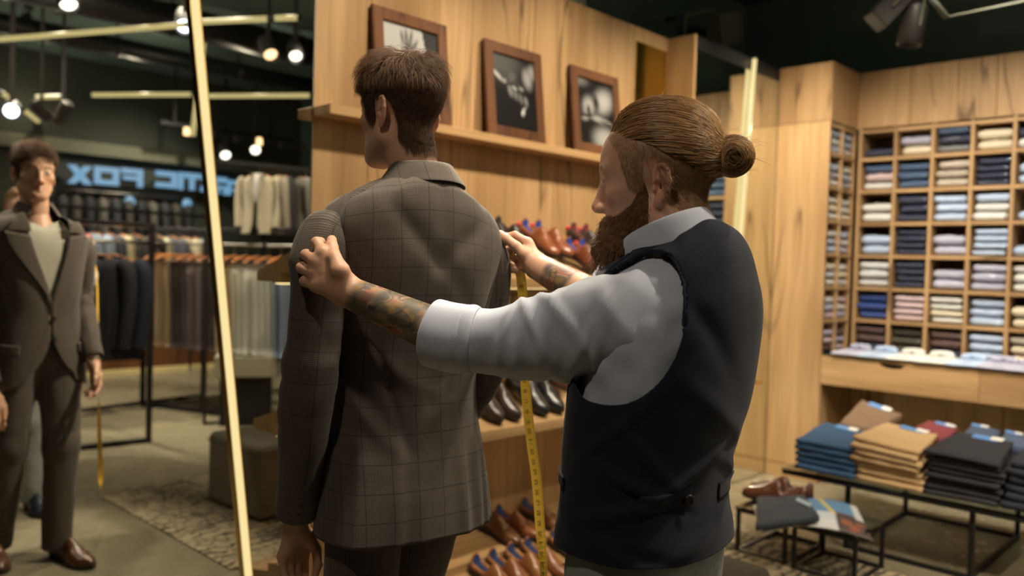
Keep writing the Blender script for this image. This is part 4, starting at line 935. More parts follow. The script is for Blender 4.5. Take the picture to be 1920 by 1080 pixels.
bp = VL.world(VL.at(np.array([-2.66]), VL.rowz(np.array([.981])), .012))[0]; ob = unit(bp-np.array([*ctr(.98), bp[2]]))
MB().lathe([(.0085, -.002), (.0095, .002), (.0075, .004), (.004, .003)], 14, Matrix.Translation(bp) @ Vector(ob).to_track_quat('Z', 'Y').to_matrix().to_4x4()).build('button', M['button'], vest, True)
# ---- shirt body, sleeves, cuffs, collar
SRW = rows2(VS, -.018); SB = Loft(SRW, O2, F2); G = SB.world(SB.at(*np.meshgrid(np.linspace(-np.pi, np.pi, 91), np.linspace(4, 74, 80))))
G += normals_grid(G)*.004*vnoise(G.reshape(-1, 3)*np.array([1, 1, .6]), 45, 6).reshape(G.shape[:2])[..., None]
shb = mesh('shirt', G.reshape(-1, 3), grid_faces(80, 91, False), M['shirt'], tl, True, arc_uv(G))
pL = [at(1290, 612, 1.53), at(1243, 610, 1.475), at(1185, 612, 1.455), at(1110, 617, 1.468), at(1000, 636, 1.498), at(930, 640, 1.520), at(868, 636, 1.535), at(838, 631, 1.545)]
sleeve('shirt_sleeve', pL, [.084, .091, .089, .083, .069, .060, .0565, .0550], M['shirt'], shb, n=64, m=120, ref=(0, 0, 1), ellr=1.02, seed=15, thick=.002, amp=.0045,
       folds=[(.10, 3.0, .010, .007, .05), (.135, 3.6, .012, .006, -.05), (.17, 2.8, .010, .007, .04), (.21, 3.3, .010, .006, .06), (.25, 2.6, .010, .007, -.05), (.285, 3.2, .009, .007, .03), (.31, 2.4, .008, .007, -.03), (.335, 3.4, .008, .006, .02), (.23, 5.0, .012, .006, -.06), (.29, 4.8, .010, .007, .05), (.16, 5.2, .014, .006, .07), (.36, 3.0, .008, .005, .02), (.085, .6, .012, .005, .05)])
sleeve('rolled_cuff', [at(890, 637, 1.530), at(866, 635, 1.536), at(840, 631, 1.545), at(813, 624, 1.556)], [.0575, .0595, .0600, .0590], M['shirt'], shb, n=56, m=30, ref=(0, 0, 1), ellr=1.0, seed=17, thick=.005, amp=.0016, folds=[(.022, 3.0, .006, .002, .01)])
sleeve('rolled_cuff', [at(893, 637, 1.529), at(884, 636, 1.531), at(872, 635, 1.535)], [.0575, .0615, .0585], M['shirt'], shb, n=48, m=16, ref=(0, 0, 1), ellr=1.0, seed=18, thick=.004, amp=.002)
sm_ = sleeve('seam_band', [at(1216, 611, 1.463), at(1211, 611, 1.461), at(1205, 612, 1.4585)], [.0945, .0965, .0940], M['shirt'], shb, n=64, m=6, ref=(0, 0, 1), ellr=1.02, seed=15, thick=.002, amp=.0015)
sleeve('shirt_sleeve', [SR2+X2 @ np.array([-.05, 0, 0]), SR2+X2 @ np.array([.02, .02, 0]), SR2*.5+ER2*.5, ER2, ER2*.55+RF_*.45, RF_], [.075, .088, .075, .062, .056, .052], M['shirt'], shb, n=48, m=80, ref=(0, 0, 1), seed=19, thick=.002, folds=[(.15, 3, .012, .007, .04), (.22, 2.4, .012, .007, -.04), (.3, 3.2, .010, .007, .03)])
sleeve('rolled_cuff', [ER2*.35+RF_*.65, RF_, RF_*1.04-ER2*.04], [.058, .060, .058], M['shirt'], shb, n=48, m=20, ref=(0, 0, 1), seed=20, thick=.005, amp=.002)
def collar(name, org, Rm, prof, a0, a1, mat, par, th_=.002):
    ca = np.linspace(a0, a1, 60); g_ = np.stack([np.stack([r_*np.sin(ca), (r_+e_)*np.cos(ca), z_+0*ca+zf*ss(np.cos(ca), .1, 1)], -1) for (r_, e_, z_, zf) in prof]) @ Rm.T+org
    o = mesh(name, g_.reshape(-1, 3), grid_faces(len(prof), 60, False), mat, par, True, arc_uv(g_)); solidify(o, th_, 0); subsurf(o); return o
CO = at(1264, 468, 1.515); RC = xf(unit(np.array([-.25, .97])), R(-24), R(0))
collar('shirt_collar', CO, RC, [(.0750, .004, .024, .0), (.0740, .004, .044, .0), (.0750, .004, .0495, .0), (.0780, .004, .0470, .0), (.0815, .005, .032, -.004), (.0850, .006, .014, -.012), (.0890, .008, -.004, -.022)], .20, 2*np.pi-.20, M['shirt'], shb)
collar('collar_lining', CO, RC, [(.0735, .004, .010, 0), (.0732, .004, .030, 0), (.0735, .004, .0455, 0)], .20, 2*np.pi-.20, M['shirt_in'], shb, .0012)
# ---- jeans with waistband and loops
V, F = nets(legs_sdf(HIP2, KNE2, [a+np.array([0, 0, -.045]) for a in ANK2], np.array([*ctr(.86), .83]), (.092, .074, .058), .885, (.150, .100, .12)), (O2[0]-.42, O2[1]-.32, .02), (O2[0]+.36, O2[1]+.34, .96), .009)
jn = mesh('jeans', V, F, M['denim'], tl, True, leg_uv(V, HIP2, ANK2))
for a_ in (-1.75, -2.55, 2.6, -.9):
    p = np.array([*ctr(.85), .822])+X2 @ np.array([.166*math.sin(a_), .118*math.cos(a_), 0]); q = Vector((X2 @ np.array([math.sin(a_), math.cos(a_), 0]))).to_track_quat('Y', 'Z').to_matrix().to_4x4()
    MB().box(-.006, -.003, -.022, .006, .004, .022, .0015, Matrix.Translation(p) @ q).build('belt_loop', M['denim'], jn)
for i in (0, 1):
    a = ANK2[i]; shoe(None, (30, 36, 52), (60, 60, 64), (a[0]-F2[0]*.07, a[1]-F2[1]*.07, 0), math.atan2(F2[1], F2[0])+(.06 if i == 0 else -.10), 0, tl, sc=.98, flip=(-1 if i else 1))
# ---- hair
FR = np.array([.40, .23, .098])
def tw(P): return (P*SC2) @ RH2.T+H2
BUN, BB = np.array([.0, -.128, .038]), np.array([.0, -.104, .046])
def hthick2(P): return .006+.008*ss(P[:, 2], .07, .13)+.004*ss(-P[:, 1], .04, .10)
def hshell2(P):
    m = ss(topline(P), -.002, .030); q = unit((P-SKC)/SKR); az = np.arctan2(q[:, 0], q[:, 2]*1.0)
    gr = .0016*np.sin(az*34+3*vnoise(P, 20, 2))*ss(m, .2, 1)+.0012*vnoise(P*np.array([1, .25, 1]), 120, 7)
    d = ell(P, SKC, SKR)-(-.006+(hthick2(P)*.85+.006)*m+gr*m); b = np.linalg.norm((P-BUN)/np.array([1.0, .92, 1.05]), axis=1)-.031+.003*np.sin(np.arctan2(P[:, 2]-BUN[2], P[:, 1]-BUN[1])*5+P[:, 0]*90)
    d = smin(d, b, .008); return smin(d, cone(P, BB+np.array([0, .02, 0]), BUN, .024, .016), .012)
V, F = nets(hshell2, (-.11, -.185, -.06), (.11, .13, .175), .0026); keep = (topline(V) > -.003) | (V[:, 1] < -.105); F = F[keep[F].any(1)]
u = np.unique(F); ix = -np.ones(len(V), int); ix[u] = np.arange(len(u)); V = V[u]; F = ix[F]
hr2 = mesh('hair', tw(V), F, M['hair_base'], tl, True, None, FR*.42*(1+.45*vnoise(V*np.array([1, .3, 1]), 130, 5)[:, None]))
g = np.random.default_rng(5); u = unit(g.normal(size=(60000, 3))); P0 = SKC+u*SKR; tlv = topline(P0); u = u[(tlv > .002) & (P0[:, 1] > -.10)][:8500]; P0 = SKC+u*SKR
ub = unit((BB-SKC)/SKR); K = 14; S_ = np.linspace(0, 1, K); om = np.arccos(np.clip(u @ ub, -1, 1))[:, None]
e = 1-(1-S_[None])**1.1*1.0; sl_ = (np.sin((1-S_[None])*om)[..., None]*u[:, None]+np.sin(S_[None]*om)[..., None]*ub)/(np.sin(om)[..., None]+1e-6)
sag = .10*np.sin(np.pi*S_)[None, :, None]*np.array([0, 0, -1.0])*(1-np.abs(u[:, 2:3]))[:, None]; sl_ = unit(sl_+sag+.012*np.stack([vnoise(P0, 70, k) for k in (1, 2, 3)], 1)[:, None]*np.sin(S_*np.pi)[None, :, None])
hh = hthick2((SKC+sl_*SKR).reshape(-1, 3)).reshape(sl_.shape[:2])*(.25+.75*ss(S_, 0, .18))[None]*(.92+.42*g.random((len(u), 1)))+.0015*np.sin(S_*9+g.random((len(u), 1))*6)
HP = SKC+sl_*(SKR+hh[..., None]); cc = FR*g.uniform(.5, 1.75, (len(u), 1))
strands('hair_strands', tw(HP.reshape(-1, 3)).reshape(HP.shape), .00062, cc, M['hair_fair'], hr2)
# bun coils
nb_ = 900; a0 = g.random(nb_)*2*np.pi; K = 16; S_ = np.linspace(0, 1, K); tl_ = g.normal(size=(nb_, 3))*.25+np.array([1, .25, .15]); ax = unit(tl_); p1 = unit(np.cross(ax, [0, .3, 1.])); p2 = np.cross(ax, p1)
an = a0[:, None]+S_[None]*2.6; rr = .0335*(.93+.12*g.random((nb_, 1))); oz = (g.random((nb_, 1))-.5)*.054; rz = np.sqrt(np.clip(1-(oz/.034)**2, .05, 1))
HP = BUN+ax[:, None]*oz[..., None]+(rr*rz)[..., None]*(np.cos(an)[..., None]*p1[:, None]+np.sin(an)[..., None]*p2[:, None])
strands('bun_strands', tw(HP.reshape(-1, 3)).reshape(HP.shape), .0007, FR*g.uniform(.5, 1.7, (nb_, 1)), M['hair_fair'], hr2)
# loose flyaways
nf = 70; uf = unit(np.c_[g.normal(size=nf)*.5, -.4+g.normal(size=nf)*.6, .8+g.normal(size=nf)*.2]); st = SKC+uf*(SKR+.016); bn = g.random(nf) < .5; st[bn] = BUN+unit(g.normal(size=(bn.sum(), 3))+np.array([0, -.8, .3]))*.034
dv = unit(g.normal(size=(nf, 3))*.5+np.where(bn[:, None], np.array([0, -1.0, .2]), np.array([0, -.8, .35]))); S_ = np.linspace(0, 1, 8); Lf = g.uniform(.012, .034, nf)
HP = st[:, None]+dv[:, None]*(S_[None]*Lf[:, None])[..., None]+np.array([0, 0, -1.])*(S_**2)[None, :, None]*.006
strands('flyaway_hairs', tw(HP.reshape(-1, 3)).reshape(HP.shape), .00022, np.tile(FR*1.6, (nf, 1)), M['hair_fair'], hr2, False)
tv = [BB+np.array([0, .001, 0])+.0205*(math.cos(a)*np.array([1, 0, 0])+math.sin(a)*np.array([0, -.2, 1])) for a in np.linspace(0, 2*math.pi, 26)]
for dy in (-.006, .001, .008): MB().tube([tuple(tw((np.array(p)+np.array([0, -dy-.006, 0]))[None])[0]) for p in tv], .0045, 7, False, RH2 @ np.array([0, -1., 0])).build('hair_tie', M['button'], hr2, True)
# short hair at the sides and the nape
u = unit(g.normal(size=(26000, 3))); P0 = surf_sample(hf2, u, (0, -.015, .0)); m = (scalp2(P0) > .001) & (topline(P0) < .006) & (np.abs(hf2(P0)) < .004); P0 = P0[m][:5200]
nn = grad(hf2, P0); dn = np.array([0, -.55, -1.]); dd = unit(nn*.45+dn+.25*g.normal(size=P0.shape)); S_ = np.linspace(0, 1, 4); Ls = g.uniform(.004, .009, len(P0))
HP = P0[:, None]+dd[:, None]*(S_[None]*Ls[:, None])[..., None]; strands('side_hair', tw(HP.reshape(-1, 3)).reshape(HP.shape), .00035, FR*g.uniform(.5, 1.3, (len(P0), 1)), M['hair_fair'], hr2)
# beard
def beardm(P):
    x, y, z = np.abs(P[:, 0]), P[:, 1], P[:, 2]; up = np.interp(y, [-.016, .004, .028, .055, .075, .10], [-.060, .006, -.030, -.046, -.047, -.046]); b = ss(up-z, -.004, .008)*ss(y, -.012, .004)*ss(z, -.135, -.115)
    lip = np.exp(-((x/.020)**4+((z+.066)/.0065)**2)); return b*(1-lip)
def bthick(P): return .004+.020*ss(-P[:, 2], .06, .112)*ss(P[:, 1], .0, .05)+.007*ss(P[:, 1], .03, .08)*ss(-P[:, 2], .05, .06)
BM = np.array([.17, .085, .040])
def bsdf(P): return hf2(P)-(-.005+(bthick(P)*.8+.005)*beardm(P)+.0022*vnoise(P, 150, 3)*beardm(P))
V, F = nets(bsdf, (-.10, -.03, -.155), (.10, .14, .015), .0026); keep = beardm(V) > .08; F = F[keep[F].any(1)]; u_ = np.unique(F); ix = -np.ones(len(V), int); ix[u_] = np.arange(len(u_)); V = V[u_]
br = mesh('beard', tw(V), ix[F], M['hair_base'], tl, True, None, BM*.6*(1+.5*vnoise(V, 160, 5)[:, None]))
u = unit(g.normal(size=(60000, 3))*np.array([1, 1, .9])+np.array([0, .7, -.6])); P0 = surf_sample(hf2, u, (0, .02, -.04)); m = (beardm(P0) > .35) & (np.abs(hf2(P0)) < .004); P0 = P0[m][:7500]
nn = grad(hf2, P0); K = 7; S_ = np.linspace(0, 1, K); Lb = (bthick(P0)*1.15+.005)*g.uniform(.6, 1.35, len(P0))
dd = unit(nn*.75+np.array([0, .15, -.75])+.40*g.normal(size=P0.shape)); cu = unit(g.normal(size=P0.shape)); HP = P0[:, None]+dd[:, None]*(S_[None]*Lb[:, None])[..., None]+cu[:, None]*(.0022*np.sin(S_*5)[None, :, None])+np.array([0, 0, -1.])*(S_**2)[None, :, None]*Lb[:, None, None]*.35
strands('beard_hairs', tw(HP.reshape(-1, 3)).reshape(HP.shape), .00042, BM*g.uniform(.5, 2.0, (len(P0), 1)), M['hair_fair'], br)
u = unit(np.c_[g.normal(size=(500, 1))*.3, np.ones((500, 1)), g.normal(size=(500, 1))*.05+.30]); P0 = surf_sample(hf2, u, (0, .02, 0)); P0 = np.r_[P0]; e_ = (np.abs(np.abs(P0[:, 0])-.031) < .019) & (np.abs(P0[:, 2]-.034) < .006); P0 = P0[e_]
if len(P0):
    dd = unit(np.sign(P0[:, :1])*np.array([[1., -.3, 0]])*1.0+np.array([0, .5, .25])); HP = P0[:, None]+dd[:, None]*(np.linspace(0, 1, 4)[None]*.009)[..., None]
    strands('eyebrow_hairs', tw(HP.reshape(-1, 3)).reshape(HP.shape), .0004, np.tile(BM*1.2, (len(P0), 1)), M['hair_fair'], tl)
# ---------------------------------------------------------------- photographs on the wall shelf
def gs(u, v, cu, cv, su, sv, a=0.0):
    c, s = math.cos(a), math.sin(a); x, y = (u-cu)*c+(v-cv)*s, -(u-cu)*s+(v-cv)*c; return np.exp(-((x/su)**2+(y/sv)**2)**1.6)
def pic1(u, v):                                 # pale ground, a hand reaching up, dark band
    b = .62+.10*v; h = np.maximum.reduce([gs(u, v, .28, .45, .10, .36, -.45), gs(u, v, .44, .70, .10, .14, -.3), gs(u, v, .42, .86, .025, .10, .0), gs(u, v, .50, .85, .025, .11, -.25), gs(u, v, .35, .84, .025, .09, .2), gs(u, v, .57, .78, .025, .09, -.6)])
    b = b*(1-h)+(.08+.10*np.abs(np.sin(u*30)))*h; return np.where(u > .86-.22*(v-.55)-.06, .05, b)
def pic2(u, v):                                 # dark ground, clasped fingers catching the light
    b = .03+.16*gs(u, v, .2, .9, .5, .25)
    for (a, c, s1, s2, r, g_) in ((.12, .70, .16, .035, -.5, .7), (.28, .64, .05, .04, 0, .5), (.45, .72, .14, .10, .3, .22), (.55, .60, .20, .12, -.4, .12), (.82, .74, .12, .16, .4, .5), (.93, .84, .12, .12, 0, .45), (.40, .52, .05, .10, .5, .40), (.52, .48, .04, .09, .5, .34), (.64, .44, .04, .09, .5, .32), (.76, .42, .045, .08, .4, .40), (.50, .57, .07, .02, -.3, .7), (.66, .58, .06, .02, -.3, .6), (.68, .26, .035, .06, -.4, .9), (.72, .32, .05, .02, .3, .6)): b = np.maximum(b, g_*gs(u, v, a, c, s1, s2, r))
    return b
def pic3(u, v):                                 # black ground, pale folded cloth shapes
    b = .03+.30*gs(u, v, .08, .96, .25, .10)
    for (a, c, s1, s2, r, g_) in ((.72, .70, .30, .20, .3, .66), (.30, .58, .18, .16, .6, .62), (.55, .42, .40, .06, -.15, .55), (.70, .12, .34, .20, .0, .6), (.20, .40, .12, .05, .2, .5)): b = np.maximum(b, g_*gs(u, v, a, c, s1, s2, r))
    for (a, c, s1, s2, r) in ((.52, .66, .07, .12, .3), (.30, .52, .05, .08, .2), (.28, .44, .20, .022, .1), (.80, .36, .2, .02, -.2)): b = b*(1-.9*gs(u, v, a, c, s1, s2, r))
    return b
for i, (x0, x1, fn, lb) in enumerate(((2.006, 2.404, pic1, 'brown framed photograph of a raised hand, behind the customer head'), (2.633, 3.022, pic2, 'brown framed dark photograph of clasped fingers on the picture shelf'), (3.248, 3.652, pic3, 'brown framed black and white photograph near the tailor forehead'))):
    w = x1-x0; h = .446; o = thing('framed_photograph', lb, 'picture', ((x0+x1)/2+.014, WY-.062, 1.9465), 0, 'framed photographs on the wall shelf'); o.rotation_euler = (-math.asin(.052/h), 0, 0)
    fw = .052; d = .022
    for (a, b, c, e) in ((-w/2, 0, -w/2+fw, h), (w/2-fw, 0, w/2, h), (-w/2+fw, 0, w/2-fw, fw), (-w/2+fw, h-fw, w/2-fw, h)): MB().box(a, -d, b, c, 0, e, .003).build('frame_rail', M['walnut'], o)
    nx, nz = 56, 64; U, Vv = np.meshgrid(np.linspace(0, 1, nx), np.linspace(0, 1, nz)); P = np.stack([-w/2+fw-.004+U*(w-2*fw+.008), np.full_like(U, -.010), fw-.004+Vv*(h-2*fw+.008)], -1)
    q = fn(U, Vv).reshape(-1, 1); mesh('photo_print', P.reshape(-1, 3), grid_faces(nz, nx, False), M['print'], o, True, None, q**1.35*np.array([[.62, .61, .58]]))
    MB().box(-w/2+.01, -.006, .01, w/2-.01, -.0005, h-.01).build('backing', M['dark_metal'], o)
# ---------------------------------------------------------------- sloping shoe shelves
def wedge(name, zf, label, x1=4.05, low=False):
    o = thing(name, label, 'shelf', (0, 0, zf))
    def prism(nm, pts, mat, xa=WX0+.001, xb=x1):
        n = len(pts); V = [(x, y, z) for x in (xa, xb) for y, z in pts]; F = [tuple(range(n))[::-1], tuple(range(n, 2*n))]+[(i, (i+1) % n, (i+1) % n+n, i+n) for i in range(n)]
        return MB().add(V, F).build(nm, mat, o)
    prism('shelf_board', [(2.378, 0), (2.378, .040), (2.66, .134), (WY-.001, .170), (WY-.001, .110), (2.60, .058), (2.50, 0)], M['oak_x'])
    prism('step_riser', [(2.657, .131), (2.657, .172), (WY-.001, .212), (WY-.001, .168), (2.666, .134)], M['oak_x'])
    prism('heel_ledge', [(2.738, .199), (2.738, .248), (WY-.001, .256), (WY-.001, .210)], M['oak_x'])
    prism('light_channel', [(2.51, .004), (2.51, -.004), (2.56, -.004), (2.56, .035)], M['oak_x']); bx('light_strip', WX0+.01, 2.515, -.0075, x1-.02, 2.555, -.0042, M['led_strip'], o)
    return o
wedge('upper_shoe_shelf', 1.262, 'upper sloping oak shoe shelf with a step, tan shoes on it'); wedge('lower_shoe_shelf', .640, 'lower sloping oak shoe shelf with glossy dark shoes on it')
o = thing('shoe_plinth', 'low sloping oak plinth at floor level holding tan shoes', 'plinth', (0, 0, 0))
pts = [(2.24, 0), (2.24, .010), (2.50, .065), (2.50, .10), (WY-.001, .135), (WY-.001, 0)]; n = len(pts)
MB().add([(x, y, z) for x in (WX0+.01, 4.05) for y, z in pts], [tuple(range(n))[::-1], tuple(range(n, 2*n))]+[(i, (i+1) % n, (i+1) % n+n, i+n) for i in range(n)]).build('plinth_board', M['oak_x'], o)
sl = -math.atan(.33); DN = -math.pi/2
def tier(zb, y, up): return zb+(.172+(y-2.657)*.336 if up else .040+(y-2.378)*.332)
BLUE, BURG, DARKL = (24, 50, 128), (104, 22, 34), (38, 30, 28)
def shoe_pair(x, gap_, zb, up, c, lin, label, group, knob=True, dy=0.0, sp=None):
    for k in (0, 1):
        yh = (2.772 if up else 2.648)+dy; ti = -math.atan(.336 if up else .332); xx = x+k*gap_; L = .30*.93; yt = yh-L*.5
        zt = zb+(.2545 if up else .1735); ti = -math.asin(.44 if up else .415); s = shoe(('left ' if k == 0 else 'right ')+label, c, lin, (xx, yh, zt), DN, ti, None, group, knob=knob, sc=.93, flip=1 if k else -1)
zu, zl = 1.262, .640
shoe_pair(1.90, .095, zu, True, (30, 28, 30), DARKL, 'black shoe above the customer shoulder near the mirror', 'black shoes by the mirror edge')
shoe_pair(2.655, .10, zu, True, (44, 38, 36), DARKL, 'charcoal shoe behind the suit jacket on the upper shelf', 'charcoal shoes on the upper shelf')
shoe_pair(2.94, .095, zu, True, (138, 80, 48), BLUE, 'tan shoe with blue lining on the back step', 'tan shoes on the back step')
shoe_pair(3.31, .10, zu, True, (54, 46, 42), BURG, 'dark shoe with burgundy lining near the beard', 'burgundy lined dark shoes')
shoe_pair(3.125, .10, zu, False, (126, 68, 42), BLUE, 'reddish tan shoe with blue lining in the front row', 'reddish tan shoes in the front row', sp=1)
shoe_pair(3.50, .10, zu, False, (60, 54, 52), BURG, 'dark grey shoe in the front row under the beard', 'dark grey front row shoes')
shoe_pair(2.47, .10, zl, False, (56, 42, 38), BLUE, 'dark brown shoe on the lower shelf beside the sleeve', 'dark brown shoes on the lower shelf')
shoe_pair(2.755, .10, zl, False, (30, 32, 34), DARKL, 'glossy black shoe on the lower shelf behind the tape', 'glossy black shoes on the lower shelf')
shoe_pair(3.03, .10, zl, True, (92, 52, 32), DARKL, 'brown shoe on the lower shelf back step', 'brown shoes on the lower back step')
for i, (x, y, up, lb) in enumerate(((2.42, 2.50, 0, 'tan shoe at floor level behind the customer trouser leg'), (2.52, 2.50, 0, 'tan shoe second on the plinth front row'), (2.63, 2.50, 0, 'tan strapped shoe third on the plinth front row'), (2.74, 2.50, 0, 'tan shoe fourth on the plinth front row by the tape'),
        (2.70, 2.755, 1, 'dark brown shoe on the plinth back row left of the tape'), (2.82, 2.755, 1, 'brown shoe on the plinth back row behind the tape'), (2.92, 2.50, 0, 'tan shoe on the plinth just right of the tape'), (3.02, 2.50, 0, 'tan shoe on the plinth beside the waistcoat'), (3.00, 2.755, 1, 'brown shoe with navy lining at the back of the plinth'))):
    c = [(156, 102, 62), (150, 96, 58), (160, 106, 64), (146, 94, 56), (96, 60, 36), (120, 66, 36), (142, 90, 54), (134, 84, 50), (112, 70, 44)][i]
    shoe(lb, c, (30, 52, 96), (x, y, (.066 if not up else .137)), DN, -math.atan(.21 if not up else .126), None, 'shoes on the floor plinth', knob=(i in (7,)), sc=.93, flip=1 if i % 2 else -1)
b_ = MB().box(-.17, -.05, 0, .17, .05, .05, .003).build('shoe_box', M['dark_metal']); b_.location = (2.48, 2.18, 0); tag(b_, 'flat dark shoe box on the floor in front of the tan shoes', 'box')
# ---------------------------------------------------------------- tape measure
tp = spline([at(961, 468, 2.035), at(957, 482, 2.030), at(964, 494, 2.024), at(974, 508, 2.022), at(979, 540, 2.035), at(981, 600, 2.045), at(985, 720, 2.05), at(995, 820, 2.05), at(1006, 900, 2.05), at(1013, 990, 2.05), at(1020, 1085, 2.05), at(1024, 1190, 2.055), at(1036, 1330, 2.06), at(1028, 1378, 2.065)], 130)
T_, _, _ = frames(tp); wv = np.cross(T_, unit(EYE-tp)); wv = unit(wv); tw_ = np.interp(np.arange(130), [0, 12, 30, 60, 90, 103, 112, 120, 129], [1.2, .9, .3, .12, .15, 1.15, 1.3, 2.2, 3.6])
ax_ = T_; wv = wv*np.cos(tw_)[:, None]+np.cross(ax_, wv)*np.sin(tw_)[:, None]; hw = .0122
M['tape'] = plain('yellow_tape', sr((252, 204, 78)), .45, nz=.06); M['ink'] = plain('tape_ink', (.03, .025, .02), .6)
tn = unit(np.cross(wv, T_)); tn *= np.sign((tn*(EYE-tp)).sum(1))[:, None]
Vt = np.stack([tp-wv*hw+tn*.0003, tp+wv*hw+tn*.0003, tp+wv*hw-tn*.0003, tp-wv*hw-tn*.0003], 1)
to = mesh('tape_measure', Vt.reshape(-1, 3), [tuple(f) for f in grid_faces(130, 4)]+[(3, 2, 1, 0), (516, 517, 518, 519)], M['tape'], None, False)
tag(to, 'yellow tape measure hanging down from the tailor right hand', 'tape measure')
Lt = np.r_[0, np.cumsum(np.linalg.norm(np.diff(tp, axis=0), axis=1))]
def tpos(s): return [np.array([np.interp(s, Lt, a[:, k]) for k in range(3)]) for a in (tp, wv, T_, tn)]
SEG = {'0': 'abcdef', '1': 'bc', '2': 'abged', '3': 'abgcd', '4': 'fgbc', '5': 'afgcd', '6': 'afgedc', '7': 'abc', '8': 'abcdefg', '9': 'abcdfg'}
SEGP = {'a': (0, 2, 1, 2), 'b': (1, 2, 1, 1), 'c': (1, 1, 1, 0), 'd': (0, 0, 1, 0), 'e': (0, 0, 0, 1), 'f': (0, 1, 0, 2), 'g': (0, 1, 1, 1)}
ik = MB(); tk = MB()
def stroke(mb, s, x, ds, dx, w):                # flat stroke on the tape, s along, x across
    a, b = np.array([s, x]), np.array([s+ds, x+dx]); d = (b-a)/(np.linalg.norm(b-a)+1e-9); nrm = np.array([-d[1], d[0]])*w
    q = []
    for p in (a-d*w-nrm, b+d*w-nrm, b+d*w+nrm, a-d*w+nrm): c_, w_, t_, n_ = tpos(p[0]); q.append(c_+w_*p[1]+n_*.0007)
    mb.add(q, [(0, 1, 2, 3)])
for k in range(int((Lt[-1]-.12)/.0254)):
    s0 = .10+k*.0254; num = str(6+k)
    for j, ch in enumerate(num):
        for sg in SEG[ch]:                      # the figures lie across the tape, stacked along it
            x0, y0, x1, y1 = SEGP[sg]; u0 = s0+j*.0072; stroke(ik, u0+x0*.0042, (2-y0)*.0034-.002, (x1-x0)*.0042, -(y1-y0)*.0034, .0005)
    for m_ in range(8): stroke(tk, s0-.004+m_*.0254/8, -hw+.0004, 0, .0045 if m_ % 4 == 0 else .0028, .00022)
ik.build('printed_numbers', M['ink'], to, False, fix=False)['kind'] = 'stuff'; tk.build('printed_ticks', M['ink'], to, False, fix=False)['kind'] = 'stuff'
# ---------------------------------------------------------------- folded shirts in the cubbies
def shirt_mesh(w, d, h, seed):
    m, n = 12, 20; a = np.linspace(0, 2*np.pi, n, endpoint=False); G = np.zeros((m, n, 3)); rr = np.random.default_rng(seed)
    for i in range(m):
        s = -1+2*i/(m-1); e = 1 if abs(s) < .9 else (.93 if abs(s) < .99 else .72); c, t = np.cos(a), np.sin(a)
        yy = d/2*np.sign(c)*np.abs(c)**.45*(1 if e > .9 else .97); zz = h/2*np.sign(t)*np.abs(t)**.7*e
        G[i] = np.stack([np.full(n, s*w/2*(.98+.02*np.sin(i))), yy, zz+h/2*(1.0)], 1)
    G[..., 2] += (h*.12*vnoise(G.reshape(-1, 3), 22, seed).reshape(m, n)*(G[..., 2] > h*.45)); G[..., 0] += .004*vnoise(G.reshape(-1, 3), 30, seed+1).reshape(m, n)
    G[..., 2] = np.maximum(G[..., 2], .0008)
    F = [tuple(f) for f in grid_faces(m, n)]+[tuple(range(n))[::-1], tuple(range((m-1)*n, m*n))]; return G.reshape(-1, 3), F
SHM = {}
def shirt_obj(col, h, seed, label, loc, rz, group, w=.190, d=.26):
    k = (tuple(col), round(h, 3), seed % 3)
    if k not in SHM: V, F = shirt_mesh(w, d, h, seed % 3); o = mesh('folded_shirt', V, F, film(col)); SHM[k] = o.data
    else: o = link(bpy.data.objects.new('folded_shirt', SHM[k]))
    o.location = loc; o.rotation_euler = (0, 0, rz); return tag(o, label, 'shirt', group)
NAV, DNB, PB, WH, CR, LV, PK, OL, MB_, RB, GB, ST, BG = (38, 46, 70), (64, 88, 120), (176, 194, 220), (214, 214, 208), (216, 204, 176), (176, 176, 196), (206, 182, 184), (64, 60, 46), (86, 62, 58), (44, 70, 138), (110, 112, 112), (206, 208, 208), (176, 164, 148)
CN = {NAV: 'navy', DNB: 'denim blue', PB: 'pale blue', WH: 'white', CR: 'cream', LV: 'lavender grey', PK: 'pale pink', OL: 'dark olive', MB_: 'maroon brown', RB: 'royal blue', GB: 'grey brown', ST: 'white striped', BG: 'light beige'}
GRID = [[[NAV], [CR, LV], [GB, NAV, DNB], [CR, CR], [WH, NAV]], [[WH, PK, DNB], [DNB]*3, [BG, BG, BG], [NAV]*4, [PB, PB]], [[WH, WH], [NAV]*3, [PB]*3, [WH, WH, PB], [PB]], [[PB, PB], [NAV]*4, [LV, LV], [PB]*4, [PB]],
        [[ST]*3, [NAV]*4, [LV, LV], [LV]*3, [WH]*3], [[RB]*3, [PK]*4, [WH, CR, WH, WH], [PB]*3, [CR, CR]], [[NAV, MB_, MB_], [OL]*3, [NAV, MB_, MB_], [PB]*3, [CR, CR, BG]]]
RN = ['top', 'second', 'third', 'middle', 'fifth', 'sixth', 'bottom']; CNM = ['first', 'second', 'third', 'fourth', 'fifth']; PN = ['lowest', 'second', 'third', 'uppermost']
shelfz = [z+.0112 for z in ZR]+[.8485]
for r in range(7):
    for c in range(5):
        st = GRID[r][c]; z = shelfz[r]; yc = (YC[c]+YC[c+1])/2; hh = min(.070, .180/len(st))
        for k, col in enumerate(st):
            h = hh*RNG.uniform(.88, 1.0); lb = f'{CN[col]} folded shirt, {PN[k]} in its stack, {RN[r]} cubby row, {CNM[c]} column'
            shirt_obj(col, round(hh*.96, 3), r*5+c+k, lb, (NX+.145+RNG.uniform(0, .02), yc+RNG.uniform(-.010, .010), z), math.pi/2+RNG.uniform(-.03, .03), 'folded shirts in the cubbies'); z += hh*.97
RETC = [[PB, WH, PB], [WH, LV, PB], [WH, CR, WH], [PB, LV, WH], [WH, ST, CR], [PK, LV, WH], [MB_, PK, LV]]
